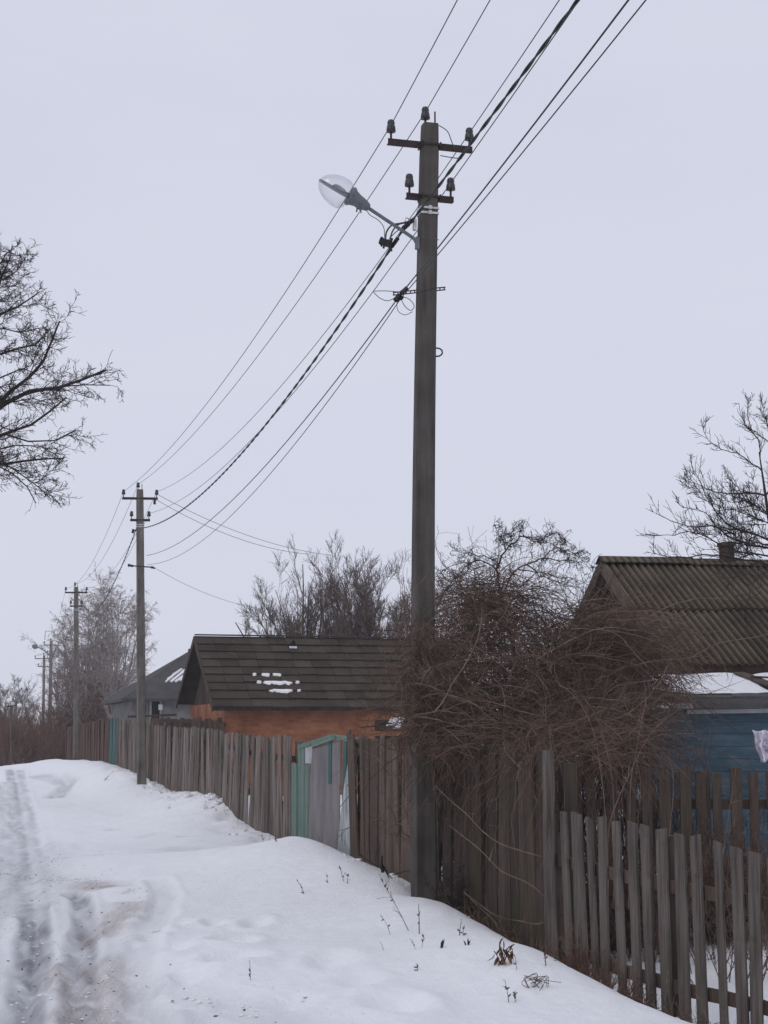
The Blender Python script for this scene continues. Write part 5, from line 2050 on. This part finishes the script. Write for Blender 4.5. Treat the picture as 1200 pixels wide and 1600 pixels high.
# curly branched tree behind the tangle
def curly_tree():
    Y = 19.6
    tb = np.append(at(792, 1300, Y)[:2], gz(1.4, Y))
    root = thing('curly_tree', tb, 'gnarled bare tree arching its curly branches above the vine tangle', 'tree')
    trunk, crown = MB(), MB()
    fork = at(777, 905, Y)
    trunk.tube(spline([tb - [0, 0, .1], tb + [.1, 0, .8], at(800, 1000, Y), fork], 10), np.linspace(.05, .018, 10), 8)
    L, rad = [], []
    for pxs, r, dy in (([(777, 905), (783, 873), (798, 852), (816, 838), (837, 843), (849, 858), (853, 880)], .022, .2),
                       ([(790, 920), (801, 897), (822, 882), (855, 873), (888, 876), (933, 886)], .020, -.3),
                       ([(777, 900), (768, 882), (729, 879), (699, 888), (680, 902)], .018, .3),
                       ([(780, 890), (777, 879), (741, 867), (717, 861), (703, 852)], .014, -.3),
                       ([(790, 862), (788, 850), (780, 834), (772, 819)], .010, .3),
                       ([(796, 855), (800, 840), (803, 822), (812, 815), (817, 826)], .010, -.3),
                       ([(820, 839), (840, 846), (861, 834), (882, 838), (890, 850)], .010, .4),
                       ([(822, 882), (850, 900), (880, 912), (910, 922)], .014, .5),
                       ([(845, 876), (866, 856), (890, 862), (918, 880), (930, 900)], .012, .2),
                       ([(735, 880), (715, 896), (700, 920), (690, 950)], .012, .1),
                       ([(810, 890), (840, 892), (870, 900), (905, 905), (925, 925)], .012, -.4),
                       ([(830, 842), (855, 846), (880, 860), (905, 868), (922, 872)], .010, .3),
                       ([(760, 884), (738, 890), (712, 905), (690, 930)], .012, -.2)):
        L.append([at(x, y, Y + dy * i / (len(pxs) - 1)) for i, (x, y) in enumerate(pxs)])
        rad.append(r * .6)
    limbs_to_tree(trunk, crown, L, rad, [
        dict(n=26, t0=0.1, ang=62, ratio=0.27, lmin=0.08, lmax=0.42, K=8, wander=0.32, rk=0.45, rmin=0.0036, trop=(0, 0, -.03)),
        dict(n=2.6, t0=0.15, ang=55, ratio=0.6, lmin=0.08, lmax=0.3, K=6, wander=0.35, rk=0.6, rmin=0.003),
        dict(n=1.5, t0=0.15, ang=60, ratio=0.6, lmin=0.04, lmax=0.12, K=4, wander=0.35, rk=0.7, rmin=0.0026)], K=16, jitter=.012)
    trunk.build('trunk', M['bark_dark'], root, smooth=True)
    crown.build('crown', M['bark_dark'], root)


curly_tree()


# long shoots in front of the boards
def shoots(name, label, runs, mat, r, twig=3, cat='shrub'):
    mb = MB()
    P = np.array([spline([at(x, y, Y) for x, y, Y in rn_], 18) for rn_ in runs])
    R = np.maximum(np.asarray([r] * len(runs))[:, None] * np.linspace(1, .35, 18)[None, :], .002)
    mb.strands(P, R, 6)
    L = np.linalg.norm(np.diff(P, axis=1), axis=2).sum(1)
    if twig:
        S, D, L2, R2 = spawn(P, R, L, twig, .2, 1, 40, .14, .1, .002, .6)
        mb.strands(grow(S, D, L2, 6, .12, (0, 0, .03)), taper(R2, 6, .4), 4)
    b = P[0, 0]
    return tag(mb.build(name, mat, None, (b[0], b[1], gz(b[0], b[1])), True), label, cat)


def yd(pts, y0, y1):
    n = len(pts)
    return [(x, y, y0 + (y1 - y0) * i / (n - 1)) for i, (x, y) in enumerate(pts)]


shoots('arching_shrub', 'shrub of pale arching shoots bending across the dark mossy boards', [
    yd([(900, 1352), (848, 1339), (810, 1328), (783, 1319), (751, 1296), (731, 1274), (704, 1251), (680, 1228)], 13.4, 13.9),
    yd([(890, 1440), (862, 1413), (832, 1384), (810, 1373), (783, 1361), (765, 1343), (747, 1325), (724, 1307), (702, 1290)], 13.2, 13.9),
    yd([(888, 1300), (873, 1274), (850, 1247), (839, 1229), (821, 1208), (792, 1177), (786, 1160)], 13.2, 14.2),
    yd([(778, 1445), (765, 1432), (742, 1411), (724, 1393)], 14.0, 14.2),
    yd([(885, 1425), (871, 1433), (840, 1444), (817, 1440), (778, 1432), (756, 1418), (724, 1393)], 13.1, 14.2),
    yd([(765, 1345), (768, 1334), (771, 1323)], 13.55, 13.5)], M['shoot'], .0075, 1.2)
shoots('upright_shrub', 'shrub of thin upright forked stems rising behind the front pickets', [
    yd([(947, 1420), (946, 1286), (943, 1239), (937, 1194), (930, 1153), (916, 1115), (892, 1082), (870, 1068)], 13.4, 14.2),
    yd([(958, 1420), (959, 1259), (955, 1205), (943, 1155), (934, 1124), (900, 1080), (872, 1072)], 13.5, 14.0),
    yd([(950, 1400), (955, 1277), (970, 1239), (988, 1200), (1002, 1171), (1020, 1142), (1042, 1122)], 13.4, 13.8),
    yd([(982, 1420), (984, 1277), (986, 1216), (993, 1178), (1002, 1128), (1010, 1090), (1006, 1062)], 13.6, 14.0),
    yd([(996, 1420), (997, 1277), (1001, 1227), (995, 1189), (985, 1164), (984, 1140)], 13.4, 13.5),
    yd([(1045, 1420), (1046, 1300), (1052, 1240), (1050, 1200), (1044, 1180)], 13.4, 13.5),
    yd([(1120, 1420), (1130, 1330), (1142, 1250), (1150, 1200)], 13.4, 13.5)], M['shoot'], .0062, 5)
bush(np.append(at(1090, 1300, 16.4)[:2], gz(3, 16.4)), 1.9, .9, 40, 'thin dark bush between the blue house and the inner picket fence', M['bark_grey'], None, .0028)
for qx, qy, hh__, lab in ((925, 15.0, 1.0, 'brown brush behind the leftmost front pickets'), (1010, 14.6, .95, 'brown brush in the yard behind the middle pickets'), (1090, 14.9, 1.05, 'brown brush at the foot of the inner picket fence, centre of three'), (1170, 14.6, .95, 'brown brush at the foot of the inner picket fence by the right edge'), (1250, 14.9, 1.0, 'brown brush just outside the right edge of the yard')):
    bush(np.append(at(qx, 1300, qy)[:2], gz(at(qx, 1300, qy)[0], qy)), hh__, .55, 130, lab, M['vine'], 'brush in the yard behind the pickets', .0032)
bush(np.append(at(985, 1300, 16.6)[:2], gz(2.4, 16.6)), 2.1, .7, 70, 'reddish bush under the right side of the vine tangle', M['vine'], None, .0028)
bush(np.append(at(1150, 1400, 13.6)[:2], gz(2.8, 13.6)), 1.0, .7, 40, 'low twiggy bush in the snow just behind the front pickets', M['bark_grey'], None, .0025)
bush(np.append(at(716, 1400, 15.2)[:2], gz(.68, 15.2)), .55, .16, 26, 'dark clump of dead stalks at the foot of the near pole', M['bark_dark'], None, .003)
bush(np.append(at(905, 1400, 12.55)[:2], gz(1.5, 12.5)), .5, .3, 46, 'rusty dry weeds at the foot of the leftmost front pickets', M['brush'], None, .0022)
bush(np.append(at(960, 1400, 12.0)[:2], gz(1.7, 12.0)), .42, .3, 34, 'thin reddish weeds in front of the middle pickets', M['brush'], None, .0022)

# dark litter along the foot of the fence
lt_ = MB()
n = 900
yy = rng.uniform(11.2, 15.0, n)
xx = fence_x(yy) - np.abs(rng.normal(size=n)) * .13 + .02
zz = base_z(xx, yy)
S = np.stack([xx, yy, zz + rng.uniform(-.02, .03, n)], 1)
D = np.stack([rng.normal(size=n), rng.normal(size=n), rng.normal(size=n) * .35], 1)
lt_.strands(grow(S, D, rng.uniform(.04, .2, n), 4, .2, (0, 0, -.05)), taper(rng.uniform(.002, .005, n), 4, .5), 3)
for k in range(260):
    Y = random.uniform(11.3, 14.2)
    x = fence_x(Y) - abs(random.gauss(0, .10)) + .02
    z = gz(x, Y) + .015
    a = random.uniform(0, 6.3)
    u_, v_ = np.array([math.cos(a), math.sin(a), random.uniform(-.5, .5)]) * random.uniform(.012, .03), np.array([-math.sin(a), math.cos(a), random.uniform(-.5, .5)]) * random.uniform(.008, .018)
    c = np.array([x, Y, z])
    lt_.add([c - u_, c - v_ + UP * .008, c + u_, c + v_ + UP * .008], [[0, 1, 2, 3]])
tag(lt_.build('leaf_litter', M['leaf'], None, (1.6, 12.6, -.25)), 'dead leaves and twigs strewn in the snow along the foot of the fence', 'litter', None, 'stuff')

# clods of snow, slush and grit on the track and along the foot of the bank
gr_ = (1 + 5 ** .5) / 2
ICO = np.array([(-1, gr_, 0), (1, gr_, 0), (-1, -gr_, 0), (1, -gr_, 0), (0, -1, gr_), (0, 1, gr_), (0, -1, -gr_), (0, 1, -gr_), (gr_, 0, -1), (gr_, 0, 1), (-gr_, 0, -1), (-gr_, 0, 1)]) / 1.9
ICF = np.array([(0, 11, 5), (0, 5, 1), (0, 1, 7), (0, 7, 10), (0, 10, 11), (1, 5, 9), (5, 11, 4), (11, 10, 2), (10, 7, 6), (7, 1, 8), (3, 9, 4), (3, 4, 2), (3, 2, 6), (3, 6, 8), (3, 8, 9), (4, 9, 5), (2, 4, 11), (6, 2, 10), (8, 6, 7), (9, 8, 1)])


def surf_z(x, y):
    iy = np.clip(np.searchsorted(ys, y), 1, len(ys) - 1)
    iu = np.clip(np.searchsorted(us, x - fence_x(y)), 1, len(us) - 1)
    return GZ[iy, iu]


def clods(name, x, y, size, flat, mat, label, cat):
    n_ = len(x)
    z = surf_z(x, y)
    V = ICO[None] * (1 + .35 * rng.normal(size=(n_, 12, 1))) * size[:, None, None] * np.stack([rng.uniform(.7, 1.4, n_), rng.uniform(.7, 1.4, n_), np.full(n_, flat)], 1)[:, None, :]
    V = V + np.stack([x, y, z + size * flat * .25], 1)[:, None, :]
    fa = (np.arange(n_)[:, None, None] * 12 + ICF[None]).reshape(-1, 3)
    mb_ = MB()
    mb_.add(V.reshape(-1, 3), fa)
    return tag(mb_.build(name, mat, None, (float(x[0]), float(y[0]), float(z[0])), True), label, cat, None, 'stuff')


n = 7000
yy = np.exp(rng.uniform(math.log(8.7), math.log(26), n))
uu = rng.uniform(-6.4, -2.7, n)
xx = fence_x(yy) + uu
dens = vnoise(uu * 7, yy * .45, 91) + .6 * vnoise(xx * 3, yy * 1.5, 92)
keep = (dens > .12) & (rng.random(n) < np.where(uu > -3.3, .15, .55))
clods('snow_clods', xx[keep], yy[keep], np.minimum(rng.gamma(2.0, .0036, keep.sum()) + .003, .018), .5, M['snow_clean'], 'small white clods of snow strewn over the wheel tracks', 'snow')
n = 5200
yy = np.exp(rng.uniform(math.log(8.7), math.log(24), n))
uu = rng.uniform(-6.2, -3.0, n)
xx = fence_x(yy) + uu
iy = np.clip(np.searchsorted(ys, yy), 1, len(ys) - 1)
iu = np.clip(np.searchsorted(us, uu), 1, len(us) - 1)
pr = np.maximum(np.maximum(grime[iy, iu] * .5, soil[iy, iu]), crumb[iy, iu])
keep = rng.random(n) < pr * .38
clods('road_grit', xx[keep], yy[keep], np.minimum(rng.gamma(2.0, .0022, keep.sum()) + .002, .011), .5, M['straw'], 'brown grit and slush crumbs in the wheel tracks', 'grit')
n = 420
yy = rng.uniform(11, 46, n)
uu = -np.abs(rng.normal(size=n)) * .22 - .05
xx = fence_x(yy) + uu
keep = vnoise(xx * 2, yy * .8, 93) > .02
clods('snow_lumps', xx[keep], yy[keep], np.minimum(rng.gamma(2.0, .014, keep.sum()) + .01, .07) * np.clip((yy[keep] - 9) / 22, .25, 1), .7, M['snow_clean'], 'lumps of crusted snow along the foot of the fences', 'snow')

gr2 = MB()
n = 520
yy = np.concatenate([rng.uniform(10.9, 16.0, 300), rng.uniform(16, 40, 220)])
xx = fence_x(yy) - np.abs(rng.normal(size=n)) * .16 - .02
keep = vnoise(xx * 3, yy * 1.5, 71) > .0
xx, yy = xx[keep], yy[keep]
n = len(xx)
S = np.stack([xx, yy, base_z(xx, yy) - .02], 1)
D = np.stack([rng.normal(size=n) * .35 - .1, rng.normal(size=n) * .35, np.ones(n)], 1)
P = grow(S, D, rng.uniform(.06, .3, n), 6, .14)
R_ = taper(rng.uniform(.0016, .003, n), 6, .4, .001)
gr2.strands(P, R_, 3)
S2, D2, L2, R2 = spawn(P, R_, np.full(n, .2), 1.5, .3, 1, 40, .4, .1, .0012, .7)
gr2.strands(grow(S2, D2, L2, 4, .15), taper(R2, 4, .5, .001), 3)
tag(gr2.build('dry_grass', M['straw'], None, (1.5, 12.5, -.25)), 'thin dry grass poking out of the snow along the foot of the fences', 'grass', None, 'stuff')

# ------------------------------------------------------------------ weeds sticking out of the snow
WG = 'dry stalks in the snow bank'


def stalk(pxs, r, label, side=4, seed=1.0, mat='bark_grey', group=WG):
    r *= .85
    b = ground_hit(*pxs[0])
    Y = b[1]
    ps = [b - [0, 0, .04]] + [at(x, y, Y + .02 * i) for i, (x, y) in enumerate(pxs[1:])]
    mb = MB()
    P = spline(ps, 10)[None]
    R = taper(np.array([r]), 10, .4)
    mb.strands(P, R, 5)
    L = np.array([np.linalg.norm(ps[-1] - ps[0])])
    S, D, L2, R2 = spawn(P, R, L, side, .25, 1, 45, .28 * seed, .2, .0016, .7)
    if len(S):
        mb.strands(grow(S, D, L2, 5, .15), taper(R2, 5, .5), 4)
        # seed heads
        for q in S[::2]:
            mb.lathe(q, rng.normal(size=3) + [0, 0, 1.2], [(0, .002), (.008, .006), (.02, .005), (.028, .001)], 5)
    return tag(mb.build('dry_stalk', M[mat], None, tuple(b)), label, 'weed', group)


stalk([(477, 1396), (471, 1386), (464, 1375)], .005, 'short dark stalk leaning left on the middle of the snow bank', 5, .5)
stalk([(514, 1383), (511, 1372), (510, 1363)], .003, 'single short thin stalk right of the leaning dark stalk', 2, .5)
stalk([(540, 1380), (534, 1366), (531, 1352)], .004, 'thin dark stalk with a side twig below the green gate', 4)
stalk([(541, 1382), (543, 1370), (539, 1362)], .003, 'curved thin stalk touching the stalk below the green gate', 4)
stalk([(640, 1450), (624, 1425), (610, 1400), (596, 1374)], .004, 'long thin bent stalk leaning left before the near pole', 7)
stalk([(655, 1456), (655, 1440), (654, 1412)], .006, 'straight dark stalk standing upright left of the pole foot', 5, .5)
stalk([(611, 1456), (602, 1440), (594, 1430)], .0025, 'faint feathery stalk left of the bent stalk', 7)
stalk([(650, 1479), (644, 1470), (640, 1466)], .0022, 'wiry pale sprig on the snow below the upright stalk', 8, 1.4, 'straw')
stalk([(658, 1479), (661, 1470), (662, 1464)], .0022, 'short wiry sprig just right of the pale sprig', 6, 1.4, 'straw')
stalk([(717, 1461), (719, 1450), (721, 1436)], .005, 'dark stub with buds near the foot of the mossy boards', 6, .6)
stalk([(725, 1460), (724, 1451), (726, 1446)], .004, 'low dark stub right beside the budded stub', 4, .6)
stalk([(796, 1567), (793, 1552), (789, 1532)], .004, 'tall thin stem with a forked base in the lower snow', 4)
stalk([(800, 1566), (806, 1558), (805, 1548)], .0025, 'small curved sprig beside the tall thin stem', 3)
stalk([(653, 1515), (652, 1509), (651, 1505)], .0028, 'tiny lone stub in the open snow below the others', 3, .5)
stalk([(600, 1481), (597, 1477), (594, 1472)], .003, 'tiny slanted twig left of the pale wiry sprig', 2, .5)
stalk([(391, 1531), (391, 1518), (390, 1500)], .003, 'lone thin stalk near the footprints', 3, .4)
stalk([(809, 1518), (806, 1505), (804, 1491)], .003, 'thin stem rising behind the leafy dead plant', 3, .4)
stalk([(853, 1510), (852, 1500), (850, 1489)], .006, 'stubby brown stalk by the litter at the fence foot', 5, .7, 'brush')
stalk([(412, 1314), (410, 1308), (408, 1303)], .004, 'left of two small grass tufts on the bank crest', 9, 1.2, 'straw')
stalk([(432, 1316), (431, 1309), (434, 1305)], .004, 'right of two small grass tufts on the bank crest', 9, 1.2, 'straw')
stalk([(160, 1222), (170, 1212), (176, 1206)], .006, 'broken weed stems on the snow crest before the teal boards', 9, 1.0, 'bark_grey')
stalk([(880, 1470), (876, 1440), (890, 1400)], .005, 'reddish stem against the leftmost pickets', 6, .8, 'brush')

for lab, pxs in (('dark bent leaf stub in the snow, left of two stubs', [(690, 1478), (692, 1472), (689, 1467)]), ('smaller dark leaf stub in the snow, right of two stubs', [(729, 1477), (731, 1473), (728, 1470)])):
    b = ground_hit(*pxs[0])
    mb = MB()
    for k in range(4):
        a = rng.normal() * .6
        c = b + np.array([rng.normal() * .012, rng.normal() * .012, .0])
        t = c + np.array([math.sin(a) * .03, rng.normal() * .02, random.uniform(.03, .065)])
        s = np.array([.0045, .004, 0])
        mb.add([c - s - [0, 0, .02], c + s - [0, 0, .02], (c + t) / 2 + s * 1.3 + [0, -.006, 0], t, (c + t) / 2 - s * 1.3 - [0, -.006, 0]], [[0, 1, 2, 3, 4]])
    tag(mb.build('leaf_stub', M['bark_dark'], None, tuple(b)), lab, 'weed', 'leaf stubs')

b = ground_hit(785, 1508)
dp = thing('dead_plant', b, 'drooping dead plant with curled brown leaves standing in the snow', 'plant')
st, lf = MB(), MB()
for pxs in ([(785, 1508), (783, 1490), (782, 1472), (786, 1466)], [(786, 1508), (790, 1488), (798, 1478), (800, 1484)], [(783, 1508), (776, 1492), (772, 1486)], [(788, 1508), (792, 1490), (797, 1482)]):
    st.tube(spline([at(x, y, b[1]) for x, y in pxs], 8), .0035, 5)
for k in range(30):
    px_, py_ = random.choice([(783, 1475), (788, 1480), (797, 1484), (779, 1492), (786, 1490), (793, 1488), (784, 1498), (790, 1500), (778, 1500)])
    c = at(px_ + random.gauss(0, 4), py_ + random.gauss(-3, 4), b[1] + random.gauss(0, .02))
    ln, wd = random.uniform(.04, .085), random.uniform(.006, .012)
    d = unit([random.gauss(0, .45), random.gauss(0, .4), -1])
    s = unit(np.cross(d, rng.normal(size=3)))
    cv = unit(np.cross(d, s))
    G = []
    for i in range(6):
        t = i / 5
        ww = wd * math.sin(math.pi * min(.08 + t * .9, 1)) + .001
        cen_ = c + d * ln * t + cv * .02 * math.sin(t * 3 + k)
        G.append([cen_ - s * ww + cv * ww * .6, cen_, cen_ + s * ww + cv * ww * .6])
    lf.grid(np.array(G))
st.build('stem', M['bark_dark'], dp)
lf.build('leaves', M['leaf'], dp, smooth=True)

b = ground_hit(835, 1545)
mb = MB()
for k in range(11):
    a = random.uniform(0, 6.28)
    x0 = 818 + random.uniform(0, 40)
    mb.tube(spline([ground_hit(x0, 1543 + random.gauss(0, 4)) + [0, 0, .0], at(x0 + random.gauss(0, 9), 1533 + random.gauss(0, 5), b[1]), at(x0 + random.gauss(8, 12), 1526 + random.gauss(0, 4), b[1]), at(x0 + random.gauss(16, 12), 1538 + random.gauss(0, 4), b[1])], 10), .0022, 4)
tag(mb.build('wiry_tuft', M['bark_grey'], None, tuple(b)), 'curled wiry tuft of dry grass lying on the snow by the fence', 'weed')
b = ground_hit(600, 1370)
mb = MB()
for pxs, r in (([(598, 1362), (596, 1352), (597, 1338)], .02), ([(562, 1335), (580, 1348), (598, 1358)], .007), ([(597, 1350), (606, 1368), (616, 1384), (640, 1430)], .008), ([(600, 1354), (612, 1372), (630, 1385)], .006), ([(618, 1366), (632, 1362), (645, 1360)], .008), ([(587, 1345), (588, 1330)], .005)):
    mb.tube(spline([at(x, y, 17.2 - .05 * i) for i, (x, y) in enumerate(pxs)], 8), np.linspace(r, r * .4, 8), 5)
tag(mb.build('broken_branch', M['bark_dark'], None, tuple(b)), 'dark broken branch with a stump sticking from the snow left of the near pole', 'branch')
# thorny branches in front of the brown boards
mb = MB()
L_ = [[at(655, 1290, 16.2), at(620, 1285, 16.6), at(590, 1282, 16.9), at(530, 1298, 17.3)], [at(655, 1250, 16.2), at(625, 1262, 16.6), at(590, 1300, 17)], [at(655, 1300, 16.2), at(630, 1310, 16.6), at(575, 1260, 17)],
      [at(655, 1200, 16.2), at(620, 1215, 16.4), at(575, 1175, 16.8), at(545, 1165, 17)], [at(655, 1180, 16.2), at(600, 1166, 16.4), at(545, 1152, 16.8)], [at(655, 1330, 16.2), at(630, 1300, 16.5), at(600, 1240, 17)], [at(655, 1160, 16.2), at(610, 1190, 16.4), at(560, 1240, 16.8)]]
mb2 = MB()
limbs_to_tree(mb2, mb2, L_, [.007] * len(L_), [dict(n=9, t0=.15, ang=55, ratio=.22, lmin=.08, lmax=.35, K=6, wander=.2, rk=.6, rmin=.0025), dict(n=2, t0=.2, ang=50, ratio=.5, lmin=.05, lmax=.2, K=4, wander=.2, rmin=.002)], K=12)
tag(mb2.build('thorn_bush', M['vine'], None, tuple(np.append(at(660, 1400, 16.2)[:2], .0))), 'thin thorny brown branches spreading left of the pole over the brown boards', 'bush')
# ------------------------------------------------------------------ damp winter air
hz = MB()
hz.hexa([(-420, -60, -4.5), (260, -60, -4.5), (260, 960, -4.5), (-420, 960, -4.5), (-420, -60, 13), (260, -60, 13), (260, 960, 13), (-420, 960, 13)])
hm = bpy.data.materials.new('damp air')
hm.use_nodes = True
hm.node_tree.nodes.remove(hm.node_tree.nodes['Principled BSDF'])
pv = hm.node_tree.nodes.new('ShaderNodeVolumePrincipled')
pv.inputs['Color'].default_value = (0.985, 0.987, 0.99, 1)
pv.inputs['Density'].default_value = HAZE
hm.node_tree.links.new(pv.outputs[0], hm.node_tree.nodes['Material Output'].inputs['Volume'])
ho = hz.build('haze', hm, None, (0, 0, 0))
ho['kind'] = 'stuff'
print('objects', len(bpy.data.objects), 'verts', sum(len(m.vertices) for m in bpy.data.meshes))
